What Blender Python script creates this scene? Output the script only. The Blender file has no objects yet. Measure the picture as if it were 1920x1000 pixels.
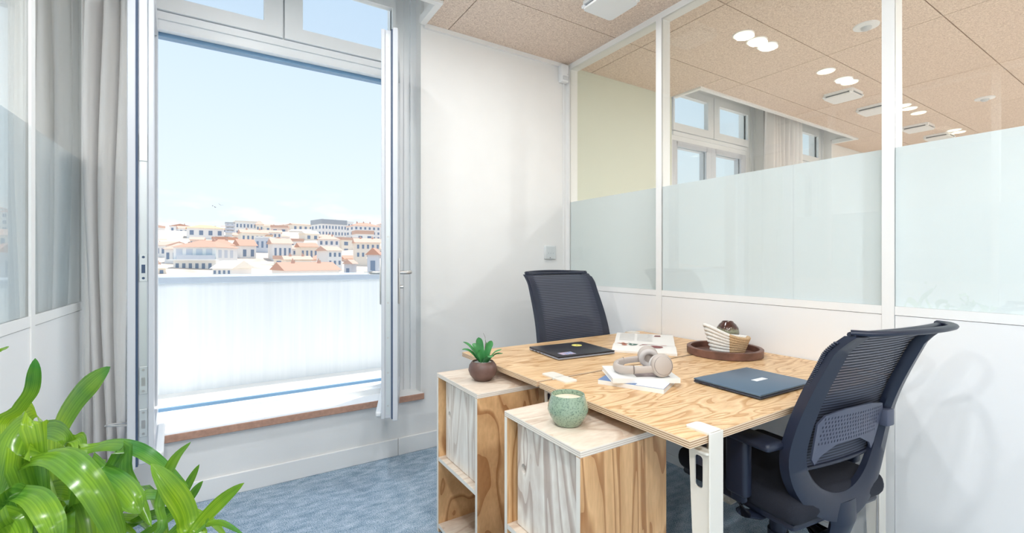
import bpy, bmesh, math, random
from mathutils import Vector, Matrix

scene = bpy.context.scene
C = scene.collection
PI = math.pi

# ------------------------------------------------------------------ camera, sky, sun, exposure
F_PX, YAW, EYE = 848.0, math.atan(535 / 848.0), 1.2
cam_d = bpy.data.cameras.new('camera')
cam_d.sensor_width = 36.0
cam_d.lens = F_PX * 36.0 / 1920.0
cam_d.shift_y = -12.0 / 1920.0
cam_d.clip_start = 0.02
cam_d.clip_end = 2000
cam = bpy.data.objects.new('camera', cam_d)
cam.location = (0, 0, EYE)
cam.rotation_euler = (PI / 2, 0, -YAW)
C.objects.link(cam)
scene.camera = cam

world = bpy.data.worlds.new('sky')
scene.world = world
world.use_nodes = True
wn, wl = world.node_tree.nodes, world.node_tree.links
wn.clear()
w_out = wn.new('ShaderNodeOutputWorld')
w_bg = wn.new('ShaderNodeBackground')
w_tc = wn.new('ShaderNodeTexCoord')
w_sep = wn.new('ShaderNodeSeparateXYZ')
w_ramp = wn.new('ShaderNodeValToRGB')
w_ramp.color_ramp.elements[0].position = 0.0
w_ramp.color_ramp.elements[0].color = (0.86, 0.955, 1.0, 1)
w_ramp.color_ramp.elements[1].position = 1.0
w_ramp.color_ramp.elements[1].color = (0.36, 0.60, 0.95, 1)
e = w_ramp.color_ramp.elements.new(0.12); e.color = (0.80, 0.915, 1.0, 1)
e = w_ramp.color_ramp.elements.new(0.42); e.color = (0.64, 0.80, 0.99, 1)
w_noise = wn.new('ShaderNodeTexNoise')
w_noise.inputs['Scale'].default_value = 9.0
w_noise.inputs['Detail'].default_value = 6.0
w_map = wn.new('ShaderNodeMapping')
w_map.inputs['Scale'].default_value = (1, 1, 3.0)
w_cl = wn.new('ShaderNodeMapRange')
w_cl.inputs['From Min'].default_value = 0.50
w_cl.inputs['From Max'].default_value = 0.66
w_lo = wn.new('ShaderNodeMapRange')
w_lo.inputs['From Min'].default_value = 0.16
w_lo.inputs['From Max'].default_value = 0.06
w_mul = wn.new('ShaderNodeMath'); w_mul.operation = 'MULTIPLY'
w_mix = wn.new('ShaderNodeMix'); w_mix.data_type = 'RGBA'
w_mix.inputs[7].default_value = (1.0, 1.0, 1.0, 1)
wl.new(w_tc.outputs['Generated'], w_sep.inputs[0])
wl.new(w_sep.outputs['Z'], w_ramp.inputs[0])
wl.new(w_tc.outputs['Generated'], w_map.inputs['Vector'])
wl.new(w_map.outputs[0], w_noise.inputs['Vector'])
wl.new(w_noise.outputs[0], w_cl.inputs['Value'])
wl.new(w_sep.outputs['Z'], w_lo.inputs['Value'])
wl.new(w_cl.outputs[0], w_mul.inputs[0]); wl.new(w_lo.outputs[0], w_mul.inputs[1])
wl.new(w_mul.outputs[0], w_mix.inputs[0])
wl.new(w_ramp.outputs[0], w_mix.inputs[6])
wl.new(w_mix.outputs[2], w_bg.inputs['Color'])
wl.new(w_bg.outputs[0], w_out.inputs[0])
w_bg.inputs['Strength'].default_value = 1.1

sun_d = bpy.data.lights.new('sun', 'SUN')
sun_d.energy = 4.6
sun_d.angle = 0.009
sun_d.color = (1.0, 0.95, 0.87)
sun = bpy.data.objects.new('sun', sun_d)
sun.rotation_euler = Vector((0.2, 0.1, 0.97)).to_track_quat('Z', 'Y').to_euler()
C.objects.link(sun)

LAMP_W = 11.0          # base power of the desk trio and the added fill downlights
LAMP_COL = (0.97, 0.985, 1.0)
vs = scene.view_settings
vs.view_transform = 'Standard'
vs.look = 'None'
vs.exposure = 0.0
vs.gamma = 1.0
vs.use_curve_mapping = False
cy = scene.cycles
cy.max_bounces = 12
cy.diffuse_bounces = 6
cy.glossy_bounces = 4
cy.transmission_bounces = 6
cy.transparent_max_bounces = 16
cy.sample_clamp_indirect = 6.0
cy.caustics_reflective = False
cy.caustics_refractive = False

# ------------------------------------------------------------------ materials
MATS = {}
def nt(name):
    m = bpy.data.materials.new(name); m.use_nodes = True
    MATS[name] = m
    return m, m.node_tree.nodes, m.node_tree.links, m.node_tree.nodes['Principled BSDF']
def setp(b, col=None, rough=None, metal=None, spec=None, coat=None):
    if col is not None: b.inputs['Base Color'].default_value = (*col, 1)
    if rough is not None: b.inputs['Roughness'].default_value = rough
    if metal is not None: b.inputs['Metallic'].default_value = metal
    if spec is not None: b.inputs['Specular IOR Level'].default_value = spec
    if coat is not None: b.inputs['Coat Weight'].default_value = coat
def plain(name, col, rough=0.5, metal=0.0, spec=0.5, noise=0.0, nscale=30.0, bump=0.0, coat=0.0):
    m, n, l, b = nt(name)
    setp(b, col, rough, metal, spec, coat)
    if noise or bump:
        tc = n.new('ShaderNodeTexCoord'); tx = n.new('ShaderNodeTexNoise')
        tx.inputs['Scale'].default_value = nscale; tx.inputs['Detail'].default_value = 4
        l.new(tc.outputs['Object'], tx.inputs['Vector'])
        if noise:
            r = n.new('ShaderNodeValToRGB')
            r.color_ramp.elements[0].position = 0.3; r.color_ramp.elements[1].position = 0.7
            r.color_ramp.elements[0].color = (*[c * (1 - noise) for c in col], 1)
            r.color_ramp.elements[1].color = (*[min(1, c * (1 + noise)) for c in col], 1)
            l.new(tx.outputs[0], r.inputs[0]); l.new(r.outputs[0], b.inputs['Base Color'])
        if bump:
            bp = n.new('ShaderNodeBump'); bp.inputs['Strength'].default_value = bump
            bp.inputs['Distance'].default_value = 0.002
            l.new(tx.outputs[0], bp.inputs['Height']); l.new(bp.outputs[0], b.inputs['Normal'])
    return m

def ply(name, scale, light, dark, freq=26.0, rough=0.38, seed=0.0):
    """rotary-cut plywood: contour lines of a stretched noise, plus fine fibre"""
    m, n, l, b = nt(name)
    tc = n.new('ShaderNodeTexCoord'); mp = n.new('ShaderNodeMapping')
    mp.inputs['Scale'].default_value = scale
    mp.inputs['Location'].default_value = (seed, seed * 1.7, seed * 0.6)
    l.new(tc.outputs['Object'], mp.inputs['Vector'])
    tx = n.new('ShaderNodeTexNoise'); tx.inputs['Scale'].default_value = 1.0
    tx.inputs['Detail'].default_value = 2.0; tx.inputs['Roughness'].default_value = 0.45
    tx.inputs['Distortion'].default_value = 0.6
    l.new(mp.outputs[0], tx.inputs['Vector'])
    mu = n.new('ShaderNodeMath'); mu.operation = 'MULTIPLY'; mu.inputs[1].default_value = freq
    fr = n.new('ShaderNodeMath'); fr.operation = 'FRACT'
    l.new(tx.outputs[0], mu.inputs[0]); l.new(mu.outputs[0], fr.inputs[0])
    r = n.new('ShaderNodeValToRGB')
    mid = tuple(0.55 * a + 0.45 * c for a, c in zip(light, dark))
    r.color_ramp.elements[0].position = 0.0; r.color_ramp.elements[0].color = (*dark, 1)
    r.color_ramp.elements[1].position = 1.0; r.color_ramp.elements[1].color = (*mid, 1)
    k = r.color_ramp.elements.new(0.16); k.color = (*[0.3*a_+0.7*c_ for a_, c_ in zip(mid, dark)], 1)
    k = r.color_ramp.elements.new(0.40); k.color = (*light, 1)
    l.new(fr.outputs[0], r.inputs[0])
    t2 = n.new('ShaderNodeTexNoise'); t2.inputs['Scale'].default_value = 14.0; t2.inputs['Detail'].default_value = 3
    l.new(mp.outputs[0], t2.inputs['Vector'])
    mx = n.new('ShaderNodeMix'); mx.data_type = 'RGBA'; mx.blend_type = 'MULTIPLY'
    mx.inputs[0].default_value = 0.35
    r2 = n.new('ShaderNodeValToRGB')
    r2.color_ramp.elements[0].position = 0.35; r2.color_ramp.elements[0].color = (0.72, 0.66, 0.6, 1)
    r2.color_ramp.elements[1].position = 0.65; r2.color_ramp.elements[1].color = (1, 1, 1, 1)
    l.new(t2.outputs[0], r2.inputs[0])
    l.new(r.outputs[0], mx.inputs[6]); l.new(r2.outputs[0], mx.inputs[7])
    l.new(mx.outputs[2], b.inputs['Base Color'])
    setp(b, rough=rough, spec=0.5)
    return m

def ply_edge(name, axis, period, light, dark):
    m, n, l, b = nt(name)
    tc = n.new('ShaderNodeTexCoord'); sp = n.new('ShaderNodeSeparateXYZ')
    l.new(tc.outputs['Object'], sp.inputs[0])
    mu = n.new('ShaderNodeMath'); mu.operation = 'DIVIDE'; mu.inputs[1].default_value = period
    fr = n.new('ShaderNodeMath'); fr.operation = 'FRACT'
    l.new(sp.outputs[axis], mu.inputs[0]); l.new(mu.outputs[0], fr.inputs[0])
    r = n.new('ShaderNodeValToRGB'); r.color_ramp.interpolation = 'CONSTANT'
    r.color_ramp.elements[0].color = (*light, 1)
    r.color_ramp.elements[1].position = 0.58; r.color_ramp.elements[1].color = (*dark, 1)
    l.new(fr.outputs[0], r.inputs[0]); l.new(r.outputs[0], b.inputs['Base Color'])
    setp(b, rough=0.6)
    return m

def glass(name, tint=(0.97, 0.985, 0.98), refl=1.0):
    """clear pane: straight-through transmission plus Schlick reflection, the same from either side"""
    m, n, l, b = nt(name)
    n.remove(b); out = n['Material Output']
    tr = n.new('ShaderNodeBsdfTransparent'); tr.inputs[0].default_value = (*tint, 1)
    gl = n.new('ShaderNodeBsdfGlossy'); gl.inputs['Roughness'].default_value = 0.0
    lw = n.new('ShaderNodeLayerWeight'); lw.inputs['Blend'].default_value = 0.5
    pw = n.new('ShaderNodeMath'); pw.operation = 'POWER'; pw.inputs[1].default_value = 5.0
    ma = n.new('ShaderNodeMath'); ma.operation = 'MULTIPLY_ADD'
    ma.inputs[1].default_value = 0.95 * refl; ma.inputs[2].default_value = 0.045 * refl
    mx = n.new('ShaderNodeMixShader')
    l.new(lw.outputs['Facing'], pw.inputs[0]); l.new(pw.outputs[0], ma.inputs[0])
    l.new(ma.outputs[0], mx.inputs[0]); l.new(tr.outputs[0], mx.inputs[1]); l.new(gl.outputs[0], mx.inputs[2])
    l.new(mx.outputs[0], out.inputs['Surface'])
    return m

def thin_cloth(name, col, trans, rough=1.0):
    m, n, l, b = nt(name)
    n.remove(b); out = n['Material Output']
    d = n.new('ShaderNodeBsdfDiffuse'); d.inputs[0].default_value = (*col, 1)
    t = n.new('ShaderNodeBsdfTranslucent'); t.inputs[0].default_value = (*col, 1)
    mx = n.new('ShaderNodeMixShader'); mx.inputs[0].default_value = trans
    l.new(d.outputs[0], mx.inputs[1]); l.new(t.outputs[0], mx.inputs[2]); l.new(mx.outputs[0], out.inputs['Surface'])
    return m

def emit(name, col, s):
    m, n, l, b = nt(name)
    setp(b, (0.9, 0.9, 0.88), 0.4)
    b.inputs['Emission Color'].default_value = (*col, 1)
    b.inputs['Emission Strength'].default_value = s
    return m

WHITE = plain('white_paint', (0.86, 0.86, 0.85), 0.55, noise=0.012, nscale=6)
TRIMW = plain('white_lacquer', (0.88, 0.885, 0.88), 0.35)
PANELW = plain('partition_white', (0.87, 0.875, 0.88), 0.3)
ALU = plain('pale_aluminium', (0.82, 0.845, 0.86), 0.35)
LEAFFR = plain('window_leaf_grey', (0.62, 0.65, 0.70), 0.32)
GASKET = plain('dark_gasket', (0.045, 0.08, 0.15), 0.5)
GASKETB = plain('blue_gasket_reflection', (0.16, 0.30, 0.46), 0.5)
STEEL = plain('brushed_steel', (0.62, 0.61, 0.60), 0.3, 0.85)
ZINC = plain('zinc_plate', (0.66, 0.70, 0.71), 0.35, 0.5)
SILLW = plain('sill_white', (0.9, 0.9, 0.89), 0.3)
SILLB = plain('sill_mdf_brown', (0.50, 0.29, 0.21), 0.6, noise=0.12, nscale=60)
m, n, l, b = nt('parapet_render')
tc = n.new('ShaderNodeTexCoord'); mp = n.new('ShaderNodeMapping'); mp.inputs['Scale'].default_value = (38, 38, 1.2)
tx = n.new('ShaderNodeTexNoise'); tx.inputs['Scale'].default_value = 1.0; tx.inputs['Detail'].default_value = 4
l.new(tc.outputs['Object'], mp.inputs['Vector']); l.new(mp.outputs[0], tx.inputs['Vector'])
r = n.new('ShaderNodeValToRGB'); r.color_ramp.elements[0].position = 0.3; r.color_ramp.elements[0].color = (0.755, 0.80, 0.835, 1)
r.color_ramp.elements[1].position = 0.62; r.color_ramp.elements[1].color = (0.80, 0.84, 0.87, 1)
l.new(tx.outputs[0], r.inputs[0]); l.new(r.outputs[0], b.inputs['Base Color']); setp(b, rough=0.9)
PARAPET = m
TERRACE = plain('terrace_screed', (0.86, 0.84, 0.80), 0.9, noise=0.04, nscale=4)
CAPM = plain('parapet_cap_blue_grey', (0.46, 0.53, 0.62), 0.5)  # one even blue-grey over the whole cap
DIFF = plain('lamp_ring_white', (0.9, 0.9, 0.9), 0.4)
LAMPE = emit('lamp_glow', (1.0, 0.88, 0.62), 1.5)
GLASS = glass('clear_glass')
GLASSG = glass('partition_glass', (0.97, 0.978, 0.96), 1.4)
FILM = thin_cloth('frosted_film', (0.90, 0.95, 0.99), 0.5)
CURT = thin_cloth('linen_curtain', (0.95, 0.935, 0.925), 0.42)
BLACKP = plain('black_plastic', (0.016, 0.022, 0.044), 0.38)
BLACKF = plain('black_fabric', (0.012, 0.014, 0.024), 0.9, noise=0.3, nscale=400)
LUMB = plain('grey_lumbar_plastic', (0.085, 0.098, 0.15), 0.45)
CREAM = plain('cream_steel', (0.80, 0.77, 0.70), 0.4)
CERW = plain('white_plastic', (0.86, 0.88, 0.9), 0.35)

# wood-wool ceiling panel
m, n, l, b = nt('wood_wool')
tc = n.new('ShaderNodeTexCoord'); tx = n.new('ShaderNodeTexNoise'); tx.inputs['Scale'].default_value = 120.0
tx.inputs['Detail'].default_value = 5.0; tx.inputs['Distortion'].default_value = 1.6
l.new(tc.outputs['Object'], tx.inputs['Vector'])
r = n.new('ShaderNodeValToRGB')
r.color_ramp.elements[0].position = 0.34; r.color_ramp.elements[0].color = (0.58, 0.45, 0.37, 1)
r.color_ramp.elements[1].position = 0.62; r.color_ramp.elements[1].color = (0.93, 0.79, 0.68, 1)
l.new(tx.outputs[0], r.inputs[0]); l.new(r.outputs[0], b.inputs['Base Color'])
bp = n.new('ShaderNodeBump'); bp.inputs['Strength'].default_value = 0.5; bp.inputs['Distance'].default_value = 0.003
l.new(tx.outputs[0], bp.inputs['Height']); l.new(bp.outputs[0], b.inputs['Normal'])
setp(b, rough=0.95, spec=0.2)
WOOL = m
# carpet
m, n, l, b = nt('blue_carpet')
tc = n.new('ShaderNodeTexCoord'); mp = n.new('ShaderNodeMapping'); mp.inputs['Scale'].default_value = (1, 2.2, 1)
l.new(tc.outputs['Object'], mp.inputs['Vector'])
tx = n.new('ShaderNodeTexNoise'); tx.inputs['Scale'].default_value = 210.0; tx.inputs['Detail'].default_value = 4.0
t2 = n.new('ShaderNodeTexNoise'); t2.inputs['Scale'].default_value = 14.0; t2.inputs['Detail'].default_value = 5.0
l.new(mp.outputs[0], tx.inputs['Vector']); l.new(mp.outputs[0], t2.inputs['Vector'])
ad = n.new('ShaderNodeMath'); ad.operation = 'MULTIPLY_ADD'; ad.inputs[1].default_value = 0.30
l.new(t2.outputs[0], ad.inputs[0]); l.new(tx.outputs[0], ad.inputs[2])
r = n.new('ShaderNodeValToRGB')
r.color_ramp.elements[0].position = 0.50; r.color_ramp.elements[0].color = (0.10, 0.18, 0.28, 1)
r.color_ramp.elements[1].position = 0.80; r.color_ramp.elements[1].color = (0.74, 0.82, 0.90, 1)
k = r.color_ramp.elements.new(0.63); k.color = (0.30, 0.43, 0.56, 1)
l.new(ad.outputs[0], r.inputs[0]); l.new(r.outputs[0], b.inputs['Base Color'])
bp = n.new('ShaderNodeBump'); bp.inputs['Strength'].default_value = 0.6; bp.inputs['Distance'].default_value = 0.004
l.new(tx.outputs[0], bp.inputs['Height']); l.new(bp.outputs[0], b.inputs['Normal'])
setp(b, rough=1.0, spec=0.1)
CARPET = m
# plywoods (object space of each part, metres)
PLY_L, PLY_D = (0.87, 0.62, 0.36), (0.58, 0.32, 0.13)
PLYX = ply('plywood_desk', (2.4, 8.0, 6.0), PLY_L, PLY_D, 13)
PLYX2 = ply('plywood_desk_far', (1.6, 11.0, 6.0), PLY_L, PLY_D, 11, seed=3.1)
PLYZ = ply('plywood_side', (10.0, 10.0, 1.5), (0.80, 0.50, 0.25), (0.42, 0.195, 0.07), 7, seed=5.5)
PLYZ2 = ply('plywood_side_bold', (7.0, 7.0, 3.0), (0.78, 0.49, 0.25), (0.42, 0.20, 0.08), 5, seed=8.2)
PLYD = ply('plywood_door_glare', (5.0, 5.0, 1.5), (0.90, 0.85, 0.78), (0.52, 0.42, 0.36), 12, seed=2.3)  # window glare put into the colour; same plywood as the sides
PLYD2 = ply('plywood_door_straight_glare', (9.0, 9.0, 0.9), (0.90, 0.86, 0.80), (0.62, 0.54, 0.47), 7, seed=1.3)  # whitened for window glare like the other door
PLYT = ply('plywood_top', (2.2, 7.0, 6.0), (0.84, 0.74, 0.63), (0.66, 0.52, 0.41), 8, seed=4.4)
EDGEZ = ply_edge('ply_edge_layers', 'Z', 0.0058, (0.78, 0.62, 0.44), (0.36, 0.20, 0.10))
EDGEW = ply_edge('ply_edge_pale', 'Z', 0.0058, (0.84, 0.78, 0.70), (0.62, 0.54, 0.47))
EDGEP = plain('ply_edge_plain', (0.82, 0.77, 0.70), 0.5)

# ------------------------------------------------------------------ mesh helpers
class MB:
    def __init__(s): s.v, s.f, s.mi = [], [], []
    def add(s, vs_, fs, mi=0):
        o = len(s.v); s.v += [tuple(p) for p in vs_]
        for q in fs: s.f.append(tuple(i + o for i in q)); s.mi.append(mi)
        return s
    def box(s, x0, x1, y0, y1, z0, z1, mi=0):
        return s.add([(x0,y0,z0),(x1,y0,z0),(x1,y1,z0),(x0,y1,z0),(x0,y0,z1),(x1,y0,z1),(x1,y1,z1),(x0,y1,z1)],
                     [(0,3,2,1),(4,5,6,7),(0,1,5,4),(1,2,6,5),(2,3,7,6),(3,0,4,7)], mi)
    def rbox(s, x0, x1, y0, y1, z0, z1, r=0.005, seg=2, mi=0, M=None):
        bm = bmesh.new(); bmesh.ops.create_cube(bm, size=1.0)
        for v in bm.verts:
            v.co = Vector(((x0+x1)/2 + v.co.x*(x1-x0), (y0+y1)/2 + v.co.y*(y1-y0), (z0+z1)/2 + v.co.z*(z1-z0)))
        bmesh.ops.bevel(bm, geom=bm.edges[:], offset=r, segments=seg, affect='EDGES', profile=0.5)
        return s.bm(bm, mi, M)
    def bm(s, bm, mi=0, M=None):
        bm.verts.index_update()
        vv = [(M @ v.co if M else v.co) for v in bm.verts]
        s.add(vv, [[v.index for v in f.verts] for f in bm.faces], mi); bm.free(); return s
    def lathe(s, prof, n=32, c=(0,0,0), mi=0, cap=True, axis=None):
        """prof: (radius, height) pairs, bottom to top"""
        vv, ff = [], []
        for (r_, z_) in prof:
            for k in range(n):
                a = 2*PI*k/n; vv.append((c[0]+r_*math.cos(a), c[1]+r_*math.sin(a), c[2]+z_))
        for i in range(len(prof)-1):
            for k in range(n):
                ff.append((i*n+k, i*n+(k+1)%n, (i+1)*n+(k+1)%n, (i+1)*n+k))
        if cap:
            ff.append(tuple(range(n-1, -1, -1))); ff.append(tuple((len(prof)-1)*n+k for k in range(n)))
        if axis is not None:
            q = Vector((0,0,1)).rotation_difference(Vector(axis))
            cc = Vector(c); vv = [cc + q @ (Vector(p)-cc) for p in vv]
        return s.add(vv, ff, mi)
    def cyl(s, p, q, r0, r1=None, n=16, mi=0):
        p, q = Vector(p), Vector(q); r1 = r0 if r1 is None else r1
        return s.lathe([(r0,0),(r1,(q-p).length)], n, p, mi, True, (q-p).normalized())
    def tube(s, pts, r, n=10, mi=0, rx=None, up=(0,0,1), closed=False):
        """swept ellipse: r along side, rx along 'up'; r may be a list"""
        P_ = [Vector(p) for p in pts]; N = len(P_); vv, ff = [], []
        for i in range(N):
            if closed: t = P_[(i+1)%N]-P_[i-1]
            else: t = P_[min(i+1,N-1)]-P_[max(i-1,0)]
            t.normalize(); u = Vector(up)
            sd = t.cross(u)
            if sd.length < 1e-4: sd = t.cross(Vector((1,0,0)))
            sd.normalize(); uu = sd.cross(t)
            a_ = r[i] if isinstance(r,(list,tuple)) else r
            b_ = (rx[i] if isinstance(rx,(list,tuple)) else rx) if rx is not None else a_
            for k in range(n):
                an = 2*PI*k/n; vv.append(P_[i] + sd*a_*math.cos(an) + uu*b_*math.sin(an))
        for i in range(N if closed else N-1):
            j = (i+1) % N
            for k in range(n): ff.append((i*n+k, i*n+(k+1)%n, j*n+(k+1)%n, j*n+k))
        if not closed:
            ff.append(tuple(range(n-1,-1,-1))); ff.append(tuple((N-1)*n+k for k in range(n)))
        return s.add(vv, ff, mi)
    def plate(s, outline, holes, z0, z1, mi=0, M=None):
        """flat plate in xy with holes, between z0 and z1"""
        bm = bmesh.new()
        for lp in [outline]+list(holes):
            vv = [bm.verts.new((p[0],p[1],z0)) for p in lp]
            for i in range(len(vv)): bm.edges.new((vv[i], vv[(i+1)%len(vv)]))
        bmesh.ops.triangle_fill(bm, use_beauty=True, edges=bm.edges[:])
        ret = bmesh.ops.extrude_face_region(bm, geom=bm.faces[:])
        for g in ret['geom']:
            if isinstance(g, bmesh.types.BMVert): g.co.z = z1
        bmesh.ops.recalc_face_normals(bm, faces=bm.faces[:])
        return s.bm(bm, mi, M)
    def xf(s, M):
        s.v = [tuple(M @ Vector(p)) for p in s.v]; return s
    def mesh(s, name, mats, smooth=False):
        me = bpy.data.meshes.new(name); me.from_pydata(s.v, [], s.f)
        for mt in (mats if isinstance(mats,(list,tuple)) else [mats]): me.materials.append(mt)
        if any(s.mi): me.polygons.foreach_set('material_index', s.mi)
        bm = bmesh.new(); bm.from_mesh(me); bmesh.ops.recalc_face_normals(bm, faces=bm.faces[:]); bm.to_mesh(me); bm.free()
        if smooth: 
            me.polygons.foreach_set('use_smooth', [True]*len(me.polygons))
            me.set_sharp_from_angle(angle=math.radians(smooth if smooth > 1 else 40))
        me.update(); return me
    def build(s, name, mats, parent=None, smooth=False, loc=None):
        return put(name, s.mesh(name, mats, smooth), parent, loc)
def put(name, me, parent=None, loc=None, rz=0.0):
    o = bpy.data.objects.new(name, me); C.objects.link(o)
    if loc is not None: o.location = loc
    if rz: o.rotation_euler = (0,0,rz)
    if parent is not None: o.parent = parent
    return o
def tag(o, label=None, cat=None, group=None, kind=None):
    if label: o['label'] = label
    if cat: o['category'] = cat
    if group: o['group'] = group
    if kind: o['kind'] = kind
    return o
def thing(name, label, cat, loc=(0,0,0), rz=0.0, group=None):
    o = bpy.data.objects.new(name, None); C.objects.link(o); o.empty_display_size = 0.1
    o.location = loc; o.rotation_euler = (0,0,rz)
    return tag(o, label, cat, group)
def struct(name, label=None, loc=(0,0,0)):
    o = bpy.data.objects.new(name, None); C.objects.link(o); o.location = loc; o.empty_display_size = 0.1
    return tag(o, label, None, None, 'structure')
def smesh(name, mb, mat, label=None):
    return tag(mb.build(name, mat), label, None, None, 'structure')
def ring(cx, cy_, rx, ry, n=20, a0=0.0):
    return [(cx+rx*math.cos(a0+2*PI*k/n), cy_+ry*math.sin(a0+2*PI*k/n)) for k in range(n)]
def rrect(x0, x1, y0, y1, r, n=5):
    out = []
    for (cx_, cy_, a) in ((x1-r,y0+r,-PI/2),(x1-r,y1-r,0),(x0+r,y1-r,PI/2),(x0+r,y0+r,PI)):
        for k in range(n+1): out.append((cx_+r*math.cos(a+PI/2*k/n), cy_+r*math.sin(a+PI/2*k/n)))
    return out
# ------------------------------------------------------------------ room shell
XL, XR, YB, YW, YO = -3.6, 9.6, -2.0, 2.73, 3.0      # outer left/right, back, window wall inner/outer face
ZC, ZS = 2.70, 3.12                                   # panel ceiling, slab
WINS = [(1, -0.5), (2, -2.1), (3, 3.45), (4, 5.05)]   # window number, left edge of its frame
WW, WZ0, WZ1 = 1.54, 0.345, 2.95
REC = [(-2.12, 1.06), (3.46, 6.57)]                   # ceiling recess over each window pair
YR = 2.43
smesh('floor', MB().box(XL, XR, YB, YO, -0.12, 0.0), CARPET, 'mottled blue grey office carpet')
mb = MB()
edges = [(XL, -2.1), (-0.56, -0.5), (1.04, 3.45), (4.99, 5.05), (6.59, XR)]
for a, c in edges: mb.box(a, c, YW, YO, 0, ZS)
for _, x in WINS:
    mb.box(x, x+WW, YW, YO, 0, WZ0 - 0.02); mb.box(x, x+WW, YW, YO, WZ1, ZS)
smesh('wall_back', mb, WHITE, 'white painted window wall with deep openings')
smesh('wall_next_room', MB().box(2.302, 3.447, YW-0.006, YW-0.0005, 0, 2.699), plain('sage_paint', (0.68, 0.71, 0.60), 0.6), 'pale sage wall beyond the right partition')
smesh('floor_bounce_next_room', MB().box(2.302, XR, YB, YW-0.007, 0.0005, 0.004), plain('warm_bounce_floor', (0.54, 0.48, 0.42), 0.5, noise=0.1, nscale=3), 'unseen pale floor added to bounce light beyond the right partition')  # unseen floor, given a warm tone to bounce light onto that ceiling
smesh('wall_far_left', MB().box(XL-0.15, XL, YB-0.15, YO, 0, ZS+0.2), WHITE)
smesh('wall_far_right', MB().box(XR, XR+0.15, YB-0.15, YO, 0, ZS+0.2), WHITE)
smesh('wall_front', MB().box(XL-0.15, XR+0.15, YB-0.15, YB, 0, ZS+0.2), WHITE)
# baseboards (two lengths meet at a joint)
for k, (a, c) in enumerate(((-0.53, 0.89), (0.892, 2.218))):
    smesh('baseboard_back' if k == 0 else 'baseboard_corner', MB().rbox(a, c, YW-0.012, YW, 0.0, 0.105, 0.003, 1), TRIMW)
smesh('trim_1', MB().box(1.06, 2.22, YW-0.02, YW, 2.672, 2.70), TRIMW, 'white edge profile where wall meets ceiling panels')

ceil = struct('ceiling', 'beige wood wool panel ceiling')
MB().box(XL-0.15, XR+0.15, YB-0.15, YO+0.02, ZS, ZS+0.25).build('slab', WHITE, ceil)
DARKP = plain('plenum_brown', (0.16, 0.10, 0.07), 0.9)
mb = MB().box(XL, XR, YB, YR-0.02, 2.733, 2.745)
for a, c in ((XL, REC[0][0]), (REC[0][1], REC[1][0]), (REC[1][1], XR)): mb.box(a, c, YR-0.02, YW, 2.733, 2.745)
mb.build('plenum_board', DARKP, ceil)
xs = [XL] + [1.22 + 1.25*k for k in range(-3, 7)] + [XR]
ys = [YW, 2.21] + [2.21 - 0.637*k for k in range(1, 6)] + [YB]
ys = [y for y in ys if y >= YB]
G = 0.003
for j in range(len(ys)-1):
    for i in range(len(xs)-1):
        x0, x1, y1, y0 = xs[i], xs[i+1], ys[j], ys[j+1]
        if x1 - x0 < 0.02 or y1 - y0 < 0.02: continue
        parts = [(x0, x1, y0, y1)]
        if j == 0:
            parts = []
            cuts = sorted({x0, x1} | {c for r_ in REC for c in r_ if x0 < c < x1})
            for a, c in zip(cuts, cuts[1:]):
                mid = (a+c)/2
                parts.append((a, c, y0, YR if any(r_[0] < mid < r_[1] for r_ in REC) else y1))
        for (a, c, d, f) in parts:
            MB().box(a+G, c-G, d+G, f-G, ZC, ZC+0.03).build('ceiling_panel', WOOL, ceil)
for (a, c) in REC:      # white edge profile and upstand round each recess
    MB().box(a+0.035, c-0.035, YR-0.002, YR+0.035, 2.685, 2.735).build('edge_profile', TRIMW, ceil)
    MB().box(a-0.002, a+0.035, YR-0.002, YW-0.021, 2.685, 2.735).build('edge_profile', TRIMW, ceil)
    MB().box(c-0.035, c+0.002, YR-0.002, YW-0.021, 2.685, 2.735).build('edge_profile', TRIMW, ceil)
    MB().box(a, c, YR-0.02, YR, 2.735, ZS).build('upstand', WHITE, ceil)
    MB().box(a-0.02, a, YR, YW, 2.735, ZS).build('upstand', WHITE, ceil)
    MB().box(c, c+0.02, YR, YW, 2.735, ZS).build('upstand', WHITE, ceil)

# ------------------------------------------------------------------ glazed partitions
def partition(name, label, xf, sgn, mull, y_end):
    """xf: face towards this room; the partition body lies behind it in direction sgn"""
    R_ = struct(name, label)
    def B(m_, d0, d1, y0, y1, z0, z1):
        a, c = sorted((xf + sgn*d0, xf + sgn*d1)); return m_.box(a, c, y0, y1, z0, z1)
    B(MB(), 0, 0.08, y_end, YW, 2.662, 2.70).build('header', TRIMW, R_)
    B(MB(), 0, 0.08, y_end, YW, 0.0, 0.05).build('base_rail', TRIMW, R_)
    posts = [(YW-0.035, YW)] + mull
    for (a, c) in posts: B(MB(), -0.001, 0.08, a, c, 0.05, 2.662).build('mullion', TRIMW, R_)
    los = [p[0] for p in posts] ; his = [p[1] for p in posts[1:]] + [y_end]
    for hi, lo in zip(los, his):
        if hi - lo < 0.05: continue
        B(MB(), 0.001, 0.08, lo+0.001, hi-0.001, 0.984, 1.018).build('rail', TRIMW, R_)
        B(MB(), 0.003, 0.078, lo+0.002, hi-0.002, 0.052, 0.982).build('panel', PANELW, R_)
        gp = B(MB(), 0.006, 0.012, lo, hi, 1.018, 2.662).build('glass_pane', GLASSG, R_)
        B(MB(), 0.013, 0.0135, lo, hi, 1.018, 1.645).build('frosted_film', FILM, gp)
    return R_
partition('wall_right', 'white framed glass partition with frosted band beside the desks', 2.22, 1,
          [(1.829, 1.869), (0.702, 0.742), (-0.425, -0.385), (-1.552, -1.512)], YB)
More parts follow.
